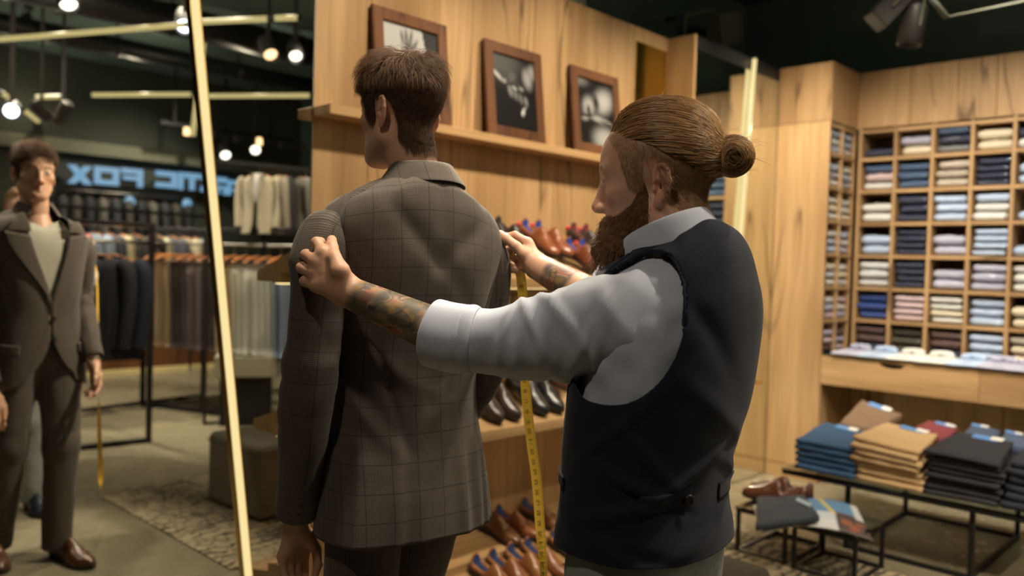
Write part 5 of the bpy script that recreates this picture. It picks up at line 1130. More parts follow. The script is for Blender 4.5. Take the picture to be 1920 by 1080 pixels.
for r in range(7):
    for c in range(2):
        z = shelfz[r]; xc = (XC[c]+XC[c+1])/2
        for k in range(3):
            col = RETC[r][(k+c) % 3]; lb = f'{CN[col]} folded shirt, {PN[k]}, {RN[r]} row, {"outer" if c == 0 else "inner"} corner cubbies'
            shirt_obj(col, .050, r+c+k, lb, (xc, 2.375, z), math.pi, 'folded shirts in the corner cubbies', w=.165); z += .0515
# shirts laid out along the counter: body, collar, placket
def collar_mb(w=.12):
    mb = MB(); a = np.linspace(.25, 2*np.pi-.25, 22); pr = [(.055, 0.0), (.052, .022), (.056, .030), (.066, .020), (.074, .004)]
    V = [(r*math.sin(t), r*.72*math.cos(t)-.02*(r > .06)*max(math.cos(t), 0), z+.004) for r, z in pr for t in a]; mb.add(V, [tuple(f) for f in grid_faces(len(pr), 22, False)])
    return mb
for i, (px_, py_) in enumerate(((1612, 655), (1663, 659), (1712, 664), (1760, 670), (1808, 678), (1858, 686), (1908, 693))):
    p = on(px_, py_, 2, .875); col = [LV, PB, WH, WH, PB, LV, LV][i]; y = p[1]-.0
    o = thing('display_shirt', ['lavender', 'pale blue', 'white', 'off white', 'light blue', 'grey lavender', 'lilac'][i]+f' shirt laid on the counter, {["first", "second", "third", "fourth", "fifth", "sixth", "seventh"][i]} from the cabinet', 'shirt', (RX+.172, y, .8462), -math.pi/2+.05, 'shirts laid out along the counter')
    V, F = shirt_mesh(.185, .38, .026, i); mesh('body', V, F, cloth(col), o)
    c = collar_mb().build('collar', cloth(tuple(min(255, x+8) for x in col)), o, True); c.location = (0, .10, .022); c.rotation_euler = (R(-8), 0, math.pi); solidify(c, .002, 0)
    MB().box(-.012, -.17, .0262, .012, .05, .029, .001).build('placket', cloth(col), o)
    pb = MB()
    for q in range(4): pb.lathe([(.005, .0288), (.005, .0305), (.003, .031)], 8, Matrix.Translation((0, -.15+.055*q, 0)))
    pb.build('buttons', M['white_paper'], o, True)
# ---------------------------------------------------------------- glass tables with folded trousers
def frame_table(name, label, x0, x1, y0, y1, h, legs, t=.02, base=True):
    o = thing(name, label, 'table', (0, 0, 0))
    for (a, b, c, d) in ((x0, y0, x1, y0+t), (x0, y1-t, x1, y1), (x0, y0+t, x0+t, y1-t), (x1-t, y0+t, x1, y1-t)): bx('frame_rail', a, b, h-t-.008, c, d, h-.008, M['black_metal'], o, .0015)
    bx('glass_top', x0-.004, y0-.004, h-.0078, x1+.004, y1+.004, h, M['glass'], o, .001)
    for (x, y) in legs: bx('leg', x, y, 0, x+t, y+t, h-t-.0085, M['black_metal'], o, .0015)
    if base:
        xs = sorted(set(x for x, y in legs)); ys = sorted(set(y for x, y in legs))
        for x in xs: bx('base_rail', x+.001, ys[0]+t, 0.001, x+t-.001, ys[-1], t, M['black_metal'], o, .0015)
        for y in (ys[0], ys[-1]): bx('base_rail', xs[0]+t, y+.001, 0.001, xs[-1], y+t-.001, t, M['black_metal'], o, .0015)
    return o
HT = .345
frame_table('display_table', 'low black framed glass table piled with folded trousers', 4.10, 5.04, .70, 1.93, HT, [(4.13, 1.59), (4.13, 1.03), (4.98, 1.59), (4.98, 1.03)], .022)
frame_table('nesting_table', 'small black framed glass table with leather shoes on it', 3.66, 4.085, 1.69, 1.95, .225, [(3.66, 1.69), (3.66, 1.93), (4.065, 1.69), (4.065, 1.93)], .018)
frame_table('nesting_table', 'small black framed glass table under the open magazine', 3.64, 3.98, 1.36, 1.655, .222, [(3.64, 1.36), (3.64, 1.637), (3.962, 1.36), (3.962, 1.637)], .018)
def slab(name, c4, th, mat, parent=None, seed=0, n=10, rnd=.9, sag=.004):
    """soft folded cloth between four top corners (front left, front right, back right, back left)"""
    c4 = [np.asarray(p, float) for p in c4]; G = []
    u = np.linspace(0, 1, n); ctr_ = sum(c4)/4
    for j, (zz, ins) in enumerate(((-1.0, .025), (-.85, .005), (-.5, 0.0), (-.15, .005), (0, .03))):
        ring = []
        for (a, b) in ((0, 1), (1, 2), (2, 3), (3, 0)):
            for t in u[:-1]: ring.append(c4[a]*(1-t)+c4[b]*t)
        ring = np.array(ring); ring = ring+(ctr_-ring)*ins*rnd*2; ring[:, 2] += zz*th; G.append(ring)
    m = len(G[0]); inner = [G[-1]+(ctr_-G[-1])*f for f in (.25, .6)]; G += inner; V = np.vstack(G); F = [tuple(f) for f in grid_faces(len(G), m)]
    V = np.vstack([V, ctr_[None]]); k = len(V)-1; b = (len(G)-1)*m; F += [(b+i, b+(i+1) % m, k) for i in range(m)]; F.append(tuple(range(m))[::-1])
    nz = np.stack([vnoise(V, 16, seed+q) for q in range(3)], 1)*np.array([.006, .006, sag]); V = V+nz; return mesh(name, V, F, mat, parent)
TAGB = (96, 140, 196)
def tag_patch(o, c4, fl, fr, col2=TAGB):
    """blue pocket lining and white size ticket at the back edge of a top piece"""
    c4 = [np.asarray(p, float) for p in c4]; bl, br = c4[3], c4[2]; f = (c4[0]+c4[1])/2-(bl+br)/2; f = unit(f)
    for nm, a, b, dd, mt, zz in (('pocket_lining', fl-.22, fr-.02, .060, cloth(col2), .0045), ('size_ticket', fl+.10, fr+.06, .055, M['white_paper'], .0085)):
        p, q = bl+(br-bl)*a, bl+(br-bl)*b; V = [p+f*.004, q+f*.004, q+f*dd, p+f*dd]; V = [v+np.array([0, 0, zz]) for v in V]; V += [v-np.array([0, 0, .003]) for v in V]
        MB().add(V, [(0, 1, 2, 3), (7, 6, 5, 4), (0, 4, 5, 1), (1, 5, 6, 2), (2, 6, 7, 3), (3, 7, 4, 0)]).build(nm, mt, o)
def stack(pix, Xf, Xb, nlay, col, zbot, cname, where, group, tagpos=(.55, .80)):
    top = [on(*pix[0], 0, Xf), on(*pix[1], 0, Xf), on(*pix[2], 0, Xb), on(*pix[3], 0, Xb)]
    base = [np.array([p[0], p[1], zbot]) for p in top]
    hs = np.linspace(0, 1, nlay+1)[1:]; words = ['bottom', 'second', 'third', 'fourth', 'fifth', 'sixth', 'seventh', 'eighth', 'ninth']
    for k in range(nlay):
        t = hs[k]; c = [b*(1-t)+p*t for b, p in zip(base, top)]; th = min((p[2]-b[2])/nlay for b, p in zip(base, top))*.88
        j = RNG.uniform(-.017, .017, 2); c = [x+np.array([j[0], j[1], 0]) for x in c]
        if k < nlay-1: c = [x+(sum(c)/4-x)*.0+np.array([-.012*(1-t), 0, 0]) for x in c]
        last = k == nlay-1
        lb = f'{cname} folded trousers on top of the pile {where}' if last else f'{cname} folded trousers, {words[k]} from the table, pile {where}'
        o = slab('folded_trousers', c, th, cloth(col), None, seed=k*3+int(pix[0][0])); tag(o, lb, 'trousers', group)
        if last: tag_patch(o, c, *tagpos)
stack(((1494, 822), (1606, 843), (1624, 810), (1549, 791)), 4.13, 4.46, 5, (46, 78, 112), HT+.001, 'blue denim', 'beside the cabinet', 'blue trousers pile')
stack(((1603, 817), (1730, 848), (1762, 815), (1665, 791)), 4.14, 4.50, 7, (188, 156, 114), HT+.001, 'beige', 'in the middle', 'beige trousers pile')
stack(((1737, 842), (1880, 870), (1905, 828), (1800, 808)), 4.15, 4.50, 8, (40, 40, 46), HT+.001, 'charcoal', 'right of the beige pile', 'charcoal trousers pile')
stack(((1886, 862), (1990, 882), (2010, 850), (1915, 832)), 4.16, 4.48, 6, (36, 40, 52), HT+.001, 'dark navy', 'at the picture edge', 'dark navy trousers pile')
def back_stack(pix, Xf, Xb, n, col, cname, where, group, tp_=(.55, .8)): stack(pix, Xf, Xb, n, col, HT+.001, cname, where, group, tp_)
back_stack(((1572, 790), (1640, 806), (1690, 775), (1612, 748)), 4.62, 5.0, 3, (116, 92, 70), 'brown', 'behind the blue denim', 'brown trousers pile', (.45, .7))
back_stack(((1715, 803), (1778, 824), (1800, 803), (1742, 787)), 4.62, 4.96, 3, (116, 48, 52), 'burgundy', 'behind the beige pile', 'burgundy trousers pile', (.5, .85))
back_stack(((1806, 812), (1862, 826), (1880, 808), (1826, 796)), 4.62, 4.96, 3, (64, 76, 98), 'slate blue', 'behind the charcoal pile', 'slate trousers pile', (.2, .5))
back_stack(((1868, 826), (1925, 840), (1942, 822), (1886, 808)), 4.62, 4.96, 3, (72, 86, 112), 'faded blue', 'behind the charcoal pile near the edge', 'faded blue trousers pile', (.2, .5))
# magazine, garment and shoes on the small tables
mg = thing('magazine', 'open glossy magazine hanging over the small table edge', 'magazine', (0, 0, 0))
def pages(c4, nm, mat, th=.006, curve=.012, fn=None):
    c4 = [np.asarray(p, float) for p in c4]; n = 26; U, Vv = np.meshgrid(np.linspace(0, 1, n), np.linspace(0, 1, n)); P = ((c4[0]*(1-U[..., None])+c4[1]*U[..., None])*(1-Vv[..., None])+(c4[3]*(1-U[..., None])+c4[2]*U[..., None])*Vv[..., None]); P[..., 2] += curve*np.sin(np.pi*U)
    col = fn(U, Vv).reshape(-1, 3) if fn else None; o = mesh(nm, P.reshape(-1, 3), grid_faces(n, n, False), mat, mg, True, None, col); solidify(o, th, -1); return o
zt = .235
def art(U, V_):
    c = np.ones(U.shape+(3,))*np.array([.60, .66, .74]); c[V_ < .30] = (.70, .72, .74); m = (V_ > .55); c[m] = (.14, .28, .48)
    c[(U+V_*.4 < .22)] = (.72, .70, .66); b = (U > .50) & (V_ < .58); c[b] = (.10, .075, .07)
    for (a, d, s) in ((.66, .30, .10), (.78, .18, .09), (.72, .12, .05), (.88, .34, .06)): c[(np.hypot(U-a, (V_-d)*1.2) < s)] = (.36, .12, .07)
    c[(np.abs(U-.30+.5*(V_-.9)) < .045) & (V_ > .5)] = (.72, .55, .10); c[(U > .85) & (V_ > .5)] = (.62, .64, .66); return c
bk = [on(1510, 985, 2, zt), on(1638, 1014, 2, .212), on(1606, 950, 2, zt+.004), on(1512, 934, 2, zt+.012)]
pages(bk, 'right_page', M['print'], .005, .014, art)
bk2 = [on(1428, 1001, 2, .215), on(1512, 984, 2, zt), on(1512, 934, 2, zt+.011), on(1412, 948, 2, zt)]
pages(bk2, 'left_page', M['white_paper'], .005, .008)
gr = slab('folded_trousers', [on(1418, 984, 2, .275), on(1537, 966, 2, .285), on(1510, 926, 2, .285), on(1419, 930, 2, .285)], .030, cloth((52, 58, 66)), None, 5); tag(gr, 'dark slate folded trousers lying on the open magazine', 'trousers')
p0, p1 = on(1495, 932, 2, .290), on(1522, 944, 2, .290)
MB().add([tuple(p) for p in (p0, p1, p1+np.array([-.06, -.02, 0]), p0+np.array([-.06, -.02, 0]))]+[tuple(p-np.array([0, 0, .004])) for p in (p0, p1, p1+np.array([-.06, -.02, 0]), p0+np.array([-.06, -.02, 0]))], [(0, 1, 2, 3), (7, 6, 5, 4), (0, 4, 5, 1), (1, 5, 6, 2), (2, 6, 7, 3), (3, 7, 4, 0)]).build('size_ticket', cloth((150, 166, 180)), gr)
for i, (a, b) in enumerate((((4.035, 1.735), (3.985, 2.02)), ((3.92, 1.715), (3.86, 2.00)))):
    d = np.array(b)-np.array(a); shoe(('brown leather shoe on the small table beside the piles', 'brown leather shoe half hidden by the slate trousers')[i], (92, 52, 36), (60, 36, 26), (a[0], a[1], .2255), math.atan2(d[1], d[0]), 0, None, 'brown shoes on the small table', sc=1.04, flip=1 if i else -1)
# upholstered cubes and rugs
def pouf(x0, y0, x1, y1, h, label, c):
    o = thing('ottoman', label, 'ottoman', ((x0+x1)/2, (y0+y1)/2, 0)); w, d = (x1-x0)/2, (y1-y0)/2
    b = MB().box(-w, -d, .02, w, d, h-.004, .02).build('body', cloth(c, .18, .9, 30), o, True, bevel=.012); s = MB()
    for z_ in (h-.05,): s.box(-w-.002, -d-.002, z_, w+.002, d+.002, z_+.006)
    s.build('seam', cloth(tuple(int(v*.7) for v in c)), o)
    for sx in (-1, 1):
        for sy in (-1, 1): MB().lathe([(.02, 0), (.02, .022)], 10, Matrix.Translation((sx*(w-.05), sy*(d-.05), 0))).build('foot', M['black_metal'], o, True)
pouf(2.15, 1.22, 2.56, 1.774, .40, 'grey taupe velvet cube ottoman on the rug behind the tailor', (108, 100, 86))
pouf(1.40, -.36, 1.85, .03, .42, 'plum coloured cube ottoman reflected between the suit legs', (62, 36, 42))
rg = MB().box(1.76, .72, .0005, 3.95, 2.24, .008, .002).build('rug', M['rug']); tag(rg, 'worn beige and charcoal patterned rug on the concrete floor', 'rug')
# things above the walls
sp = thing('ceiling_speaker', 'pale square speaker box mounted high beyond the oak wall', 'speaker', (0, 0, 0))
c = [on(*q, 1, 2.95) for q in ((1350, 25), (1388, 18), (1396, 78), (1356, 88))]; V = [p for p in c]+[p+np.array([0, .12, 0]) for p in c]
MB().add(V, [(0, 1, 2, 3), (7, 6, 5, 4), (0, 4, 5, 1), (1, 5, 6, 2), (2, 6, 7, 3), (3, 7, 4, 0)]).build('cabinet', M['beam'], sp, bevel=.006)
cc_ = sum(c)/4; MB().box(cc_[0]-.02, 3.0, cc_[2]-.02, cc_[0]+.02, YT-.001, cc_[2]+.02).build('bracket', M['dark_metal'], sp)
cn = MB().tube([on(1282, 100, 1, 2.97), on(1284, 32, 1, 2.97), on(1290, 27, 1, 2.97), on(1338, 18, 1, 2.97), on(1338, 18, 1, 2.97)+np.array([0, YT-2.971, 0])], .014, 8).build('conduit', M['beam'], None, True); tag(cn, 'pale bent conduit pipe rising above the oak column', 'pipe')
e0, e1 = on(1030, 0, 1, WY+.04), on(1096, 16, 1, WY+.04); db = MB().box(e0[0]-.3, WY+.03, TOP-.004, e1[0], WY+.10, TOP+.16, .004).build('duct_box', M['beam']); tag(db, 'pale beige duct box sitting on the oak wall top', 'duct')
for i, (pa, pb, lb) in enumerate((((1690, -10), (1640, 42), 'black spotlight with square body hanging at the upper right'), ((1716, 20), (1704, 84), 'brown grey cylinder spotlight pointing down near the ceiling track'))):
    a, b = at(*pa, 3.9), at(*pb, 3.9); o = thing('track_spotlight', lb, 'spotlight', a, 0); d = Vector(b-a); q = d.to_track_quat('-Z', 'Y').to_matrix().to_4x4(); L_ = d.length
    if i == 0: MB().box(-.05, -.05, -L_, .05, .05, .03, .004, q).build('lamp_head', M['lamp_body'], o)
    else: MB().lathe([(.052, .02), (.055, .0), (.055, -L_), (.050, -L_-.003), (.046, -L_+.02)], 20, q).build('lamp_head', M['lamp_body'], o, True)
    MB().box(-.01, -.01, .0, .01, .01, ZC-a[2]-.001).build('stem', M['lamp_body'], o)
    MB().box(-.062, -.004, -L_*.55, -.054, .004, .05, .001, q).box(.054, -.004, -L_*.55, .062, .004, .05, .001, q).build('yoke', M['beam'], o)
a, b = at(1745, -5, 3.9), at(1776, 34, 3.9); MB().tube([a, b], .014, 8).build('arm', M['beam'], o, True).location = -Vector(o.location)
a, b = at(1772, 33, 3.9), at(2100, -35, 3.9); cb_ = MB().tube([a, b], .006, 8).build('cable_track', M['beam'], None, True); tag(cb_, 'thin ceiling track wire running off above the shirt cubbies', 'track')
# ---------------------------------------------------------------- what the big mirror reflects: the other half of the shop
def vm(x, y, yv): return mir(on(x, y, 1, yv))      # picture pixel seen in the mirror at reflected depth plane -> real point
def vz(x, y, z): return mir(on(x, y, 2, z))
# hanging tube lights
led('tube_light', vz(-120, 83, 2.9), vz(352, 46, 2.9), .040, 'long warm tube light crossing the ceiling, reflected top left')
led('tube_light', vz(372, 41, 2.9), vz(506, 35, 2.9), .040, 'warm tube light reflected between the leaning strip and lamps'); led('tube_light', vz(513, 34, 2.9), vz(562, 33, 2.9), .040, 'short warm tube light reflected above two spotlights')
led('tube_light', vz(172, 178, 2.9), vz(362, 177, 2.9), .045, 'level warm tube light reflected left of the leaning strip'); led('tube_light', vz(385, 180, 2.9), vz(584, 179, 2.9), .045, 'level warm tube light reflected right of the leaning strip')
led('tube_light', vm(395, -40, 7.2), vm(361, 258, 7.2), .048, 'steep warm tube light reflected beside the leaning strip')
led('tube_light', vz(68, 182, 2.75), vz(117, 181, 2.75), .045, 'very short level tube light reflected above the customer'); led('tube_light', vz(0, 172, 2.75), vz(18, 184, 2.75), .045, 'short slanted tube light cut by the picture edge'); led('tube_light', vz(43, 205, 2.75), vz(72, 228, 2.75), .045, 'short slanted tube light reflected above the customer hair')
# reflected spotlights: head pixel, depth plane, aim
for (x, y, yv, tx, lit, s, lb) in ((125, -6, 5.4, (1.6, 1.9, .9), 'lamp_face', 1.3, 'large spotlight reflected at the very top left'), (346, 40, 5.6, (1.3, 2.6, .7), 'led_cool', 1.35, 'glaring spotlight reflected on the long tube light'), (503, 92, 5.7, (2.6, 2.7, .4), 'lamp_warm', 1.35, 'copper toned spotlight reflected beside the oak wall'), (553, 97, 5.7, (2.2, 2.6, .5), 'lamp_face', 1.25, 'white faced spotlight reflected next to the mirror edge'),
        (22, 205, 7.6, (.6, 2.6, 1.0), 'led_cool', 1.5, 'starry bright spotlight reflected above the customer hair'), (78, 208, 7.4, (4.8, -2.5, .6), 'lamp_warm', 1.0, 'dark spotlight turned away, reflected by the short tubes'), (118, 212, 7.4, (1.8, -3.5, .2), 'lamp_warm', 1.1, 'brown spotlight pointing down, reflected by the short tubes'), (421, 285, 9.3, (3.5, 0, 0.2), 'lamp_face', 1.5, 'small far spotlight reflected above the hanging jackets'), (478, 277, 9.3, (3.0, 1, 0.3), 'lamp_face', 1.5, 'brighter far spotlight reflected above the pale jacket')):
    track_spot(Vector(vm(x, y, yv)), tx, lb, lit, s, None)
# back of the shop: beam, sign, display plinth
Y0 = 2*WY-9.75
def bandx(px_, py_): return vm(px_, py_, 9.75)
a, b = bandx(-60, 268), bandx(600, 322)
bx('trim_1', a[0], YB, b[2]+.03, XR, Y0-.0, a[2]+.02, M['beam'], kind='structure')
bx('trim_2', 2.3, YB, 0.0, 5.6, Y0+.16, .05, cloth((214, 196, 140)), kind='structure')
o = thing('display_plinth', 'brown wooden plinth along the far wall under the dark coats', 'plinth', (0, 0, 0)); bx('plinth_box', 3.0, YB+.01, .051, 5.6, Y0+.12, .40, M['walnut'], o); bx('plinth_top', 2.98, YB+.005, .401, 5.62, Y0+.14, .43, M['oak_x'], o)
sg = thing('shop_sign', 'blue lit letter sign high on the dark back wall', 'sign', (0, 0, 0))
LET = {'A': [(0, 0, .18, .72), (.82, 0, 1, .72), (.0, .72, 1, 1, ), (.18, .30, .82, .44)], 'R': [(0, .70, 1, 1), (.80, .42, 1, .70), (0, .32, .86, .50), (.0, 0, .20, .32), (.62, 0, .84, .32)], 'C': [(0, .0, 1, .30), (0, .30, .22, .70), (0, .70, 1, 1)], 'T': [(0, .70, 1, 1), (.36, 0, .64, .70)],
       'I': [(.0, 0, 1, 1)], 'F': [(0, 0, .22, 1), (.22, .72, 1, 1), (.22, .36, .9, .58)], 'O': [(0, 0, 1, .28), (0, .72, 1, 1), (0, .28, .22, .72), (.78, .28, 1, .72)]}
for ch, xl, xr, yt_, yb_ in (('X', 124, 168, 309, 347), ('O', 174, 218, 312, 349), ('F', 224, 263, 315, 352), ('C', 289, 327, 320, 354), ('I', 332, 338.5, 323, 356), ('T', 343, 369, 324, 358), ('C', 374, 395, 327, 361), ('R', 399, 420, 332, 366), ('A', 424, 446, 338, 368)):
    p, q = bandx(xl, yt_), bandx(xr, yb_); x_hi, x_lo, zb, zt_ = max(p[0], q[0]), min(p[0], q[0]), q[2], p[2]
    W_, H_ = x_hi-x_lo, zt_-zb; mb = MB()                   # read from the room: text runs from +X to -X
    if ch == 'X':
        t = .055
        for s_ in (1, -1): mb.add([(x_hi if s_ > 0 else x_lo, y, z) for y in (0, .05) for z in ()]+[v for y in (0, .05) for v in ((x_hi-(0 if s_ > 0 else W_), y, zb), (x_hi-(t*1.4 if s_ > 0 else W_-t*1.4), y, zb), (x_lo+(0 if s_ > 0 else W_), y, zt_), (x_lo+(t*1.4 if s_ > 0 else W_-t*1.4), y, zt_))], [(0, 1, 2, 3), (7, 6, 5, 4), (0, 4, 5, 1), (1, 5, 6, 2), (2, 6, 7, 3), (3, 7, 4, 0)])
    else:
        for r_ in LET[ch]: mb.box(x_hi-r_[2]*W_, 0, zb+r_[1]*H_, x_hi-r_[0]*W_, .05, zb+r_[3]*H_)
    lo_ = mb.build('letter', M['sign_blue'], sg); lo_.location = (0, Y0+.03, 0)
p, q = bandx(150, 335), bandx(440, 350); bx('mounting_rail', q[0] if q[0] < p[0] else p[0], Y0+.005, 2.13, max(p[0], q[0]), Y0+.028, 2.15, M['dark_metal'], sg); bx('mounting_rail', min(p[0], q[0]), YB+.001, 2.16, max(p[0], q[0]), Y0+.02, 2.175, M['dark_metal'], sg)
for (x, y, lb) in ((243, 378, 'small cool blue lamp reflected under the sign'), (350, 382, 'second small cool blue lamp reflected under the sign')):
    c = vm(x, y, 9.5); o = thing('wall_lamp', lb, 'lamp', c); MB().lathe([(.055, 0), (.06, .012), (.05, .03)], 16, Matrix.Rotation(-math.pi/2, 4, 'X')).build('shade', M['sign_blue'], o, True); MB().box(-.01, -(c[1]-YB)+.001, -.01, .01, 0, .01).build('bracket', M['dark_metal'], o)
# garment builders
def hanger(loc, rz, label, w=.40, group='wooden hangers'):
    o = thing('clothes_hanger', label, 'hanger', loc, rz, group)     # origin at the rail
    MB().tube(spline([(-w/2, 0, -.135), (-w*.25, 0, -.10), (0, 0, -.085), (w*.25, 0, -.10), (w/2, 0, -.135)], 13), .010, 8).build('arms', M['hanger_wood'], o, True)
    MB().tube([(0, 0, -.085), (0, 0, -.03), (.0, .0, -.022), (.018, 0, -.012), (.020, 0, .008), (.008, 0, .020), (-.008, 0, .018), (-.016, 0, .006)], .0025, 6).build('hook', M['steel'], o, True); return o
JC = {}
def hung_jacket(loc, rz, col, label, sc=1.0, group=None, shirt=None, arms=True):
    """jacket on a hanger, front along local -y; origin at the rail"""
    o = thing('hanging_jacket', label, 'jacket', loc, rz, group); o.scale = (sc,)*3
    if col not in JC:
        out = []; rows = [(-.085, .045, .045), (-.10, .10, .06), (-.13, .19, .075), (-.18, .215, .09), (-.32, .205, .10), (-.48, .195, .095), (-.66, .215, .105), (-.80, .225, .11)]
        n = 28; a = np.linspace(.09, 2*np.pi-.09, n); G = np.array([[(w*np.sign(math.sin(t))*abs(math.sin(t))**.8, -d*math.cos(t), z-.0*d) for t in a] for z, w, d in rows]); G[:4, :, 0] += 0
        for i, (z, w, d) in enumerate(rows):
            g_ = .10*max(0, 1-(-z-.085)/.34)+.06*max(0, (-z-.55)/.25); k = np.array([0, 1, n-2, n-1]); G[i, k, 0] = np.sign(G[i, k, 0])*np.maximum(np.abs(G[i, k, 0]), g_*np.array([1, 1.1, 1.1, 1]))
        G = G+.006*vnoise(G.reshape(-1, 3), 14, 3).reshape(G.shape[:2])[..., None]; o1 = mesh('body', G.reshape(-1, 3), grid_faces(len(rows), n, False), cloth(col)); out.append(o1)
        for s in (-1, 1):
            P = spline([(s*.18, 0, -.135), (s*.235, .0, -.20), (s*.25, -.01, -.42), (s*.235, -.04, -.72)], 12); V, F, _ = tube_grid(P, np.interp(np.arange(12), [0, 2, 11], [.05, .062, .048]), 12, (0, 1, 0)); out.append(mesh('sleeve', V, F, cloth(col)))
            out.append(MB().add([(s*.035, -.062, -.09), (s*.10, -.085, -.16), (s*.115, -.105, -.24), (s*.012, -.112, -.44), (s*.03, -.10, -.30)], [(0, 1, 4), (1, 2, 4), (2, 3, 4)]).build('lapel', cloth(tuple(int(v*.85) for v in col))))
        JC[col] = [x.data for x in out]
        for x in out: bpy.data.objects.remove(x)
    for me in JC[col]:
        nm = me.name.split('.')[0]
        if arms or nm != 'sleeve': c = link(bpy.data.objects.new(nm, me), o)
    if shirt: MB().add([(-.06, -.045, -.075), (.06, -.045, -.075), (.07, -.06, -.16), (0, -.095, -.46), (-.07, -.06, -.16)], [(0, 1, 2, 3, 4)]).build('shirt_front', cloth(shirt), o)
    MB().tube(spline([(-.17, 0, -.125), (-.09, 0, -.095), (0, 0, -.078), (.09, 0, -.095), (.17, 0, -.125)], 11), .009, 6).build('hanger', M['hanger_wood'], o, True); MB().tube([(0, 0, -.08), (0, 0, -.02), (.018, 0, -.010), (.016, 0, .012), (0, 0, .018), (-.014, 0, .008)], .0025, 6).build('hook', M['steel'], o, True)
    return o
TC = {}
def hung_trousers(loc, rz, col, label, group, L=.74, sc=1.0, seed=0):
    o = thing('hanging_trousers', label, 'trousers', loc, rz, group); k = (col, seed % 3)
    if k not in TC:
        n = 24; a = np.linspace(0, 2*np.pi, n, endpoint=False); zs = np.linspace(0, 1, 12); G = []
        for z in zs:
            w = .150-.030*z; t = .016+.006*math.sin(z*7+seed); G.append([(w*np.sign(math.cos(q))*abs(math.cos(q))**.8+.004*math.sin(z*9+q), t*math.sin(q)*(1+.35*math.cos(2*q+seed)), -.150-L*z) for q in a])
        G = np.array(G); TC[k] = []
        b = mesh('legs', G.reshape(-1, 3), [tuple(f) for f in grid_faces(12, n)]+[tuple(range(n)), tuple(range(11*n, 12*n))[::-1]], cloth(col)); TC[k].append(b.data); bpy.data.objects.remove(b)
        c = MB().tube([(-.10, -.018, -.16), (-.098, -.021, -.5), (-.09, -.018, -.150-L)], .003, 5).build('pressed_crease', cloth(tuple(min(255, int(v*1.15)) for v in col)), None, True); TC[k].append(c.data); bpy.data.objects.remove(c)
    for me in TC[k]: link(bpy.data.objects.new(me.name.split('.')[0], me), o)
    return o
def bar_rack(name, label, P0, P1, zs, posts, z1, t=.03, base=True):
    o = thing(name, label, 'rack', (0, 0, 0)); P0, P1 = np.array(P0, float), np.array(P1, float); d = P1-P0; L = np.linalg.norm(d); rz = math.atan2(d[1], d[0]); Mx = Matrix.Translation((P0[0], P0[1], 0)) @ Matrix.Rotation(rz, 4, 'Z')
    for f in posts: MB().box(f*L-t/2, -t/2, 0, f*L+t/2, t/2, z1, .002, Mx).build('post', M['black_metal'], o)
    MB().box(-t/2, -t/2-.0005, z1, L+t/2, t/2+.0005, z1+t, .002, Mx).build('top_rail', M['black_metal'], o)
    if base: MB().box(t/2+.001, -t/2+.002, .001, L-t/2-.001, t/2-.002, t, .002, Mx).build('base_rail', M['black_metal'], o)
    for z in zs: MB().tube([tuple(Mx @ Vector((t/2, 0, z))), tuple(Mx @ Vector((L-t/2, 0, z)))], .012, 8).build('hanging_rail', M['steel'], o, True)
    return o, (lambda f: P0+d*f), rz
# black frame rack with navy jackets
rk, at_, rz = bar_rack('clothes_rack', 'black rectangular frame rack with navy jackets, reflected', (1.86, -.50), (2.525, -.44), [1.44], [0, 1], 1.55, .035)
for i, f in enumerate((.30, .45, .60)): p = at_(f); hung_jacket((p[0], p[1], 1.425), rz+math.pi+(.85 if i else .5), [(26, 28, 40), (30, 30, 36), (24, 30, 48)][i], ['black suit jacket, deepest on the frame rack', 'charcoal suit jacket in the middle of the frame rack', 'navy jacket nearest the post of the frame rack'][i], 1.0, 'dark jackets on the frame rack')
# trouser rack
PA, PB_ = np.array([3.10, -1.95]), np.array([3.66, -.33])
rk2, at2, rz2 = bar_rack('trouser_rack', 'long black rack packed with pressed trousers, reflected', PA, PB_, [1.46], [0, .42, .80, 1], 1.56, .035)
cols = [(112, 100, 100), (60, 52, 66), (150, 126, 100), (156, 134, 108), (160, 138, 112), (140, 118, 94), (150, 130, 106), (60, 50, 46), (54, 46, 44), (70, 60, 58), (96, 84, 84), (100, 86, 84), (104, 92, 90), (60, 52, 52), (52, 44, 46), (150, 128, 98), (64, 58, 58), (152, 132, 104), (168, 164, 148), (172, 168, 154), (170, 168, 156), (176, 172, 158), (174, 172, 160), (176, 174, 164), (172, 172, 164), (112, 122, 140), (104, 116, 138)]
words = 'first second third fourth fifth sixth seventh eighth ninth tenth eleventh twelfth thirteenth fourteenth fifteenth sixteenth seventeenth eighteenth nineteenth twentieth'.split(); words += ['twenty-'+w for w in words[:9]]
for i, c in enumerate(cols):
    f = .03+.94*i/(len(cols)-1); f += .02 if abs(f-.42) < .014 or abs(f-.80) < .014 else 0; p = at2(f); nm = ['grey', 'brown', 'beige', 'dark brown', 'stone', 'blue grey'][(0 if i < 1 else 1 if i < 2 else 2 if i < 7 else 3 if i < 18 else 4 if i < 25 else 5)]
    hung_trousers((p[0], p[1], 1.45), rz2+math.pi/2+.12, c, f'{nm} pressed trousers, {words[i]} from the far end of the trouser rack', 'trousers on the long rack', seed=i)
    if i % 2 == 0: hanger((p[0], p[1], 1.446), rz2+math.pi/2+.12, f'wooden hanger over the {words[i]} pressed trousers of the rack', .30, 'wooden hangers on the trouser rack')
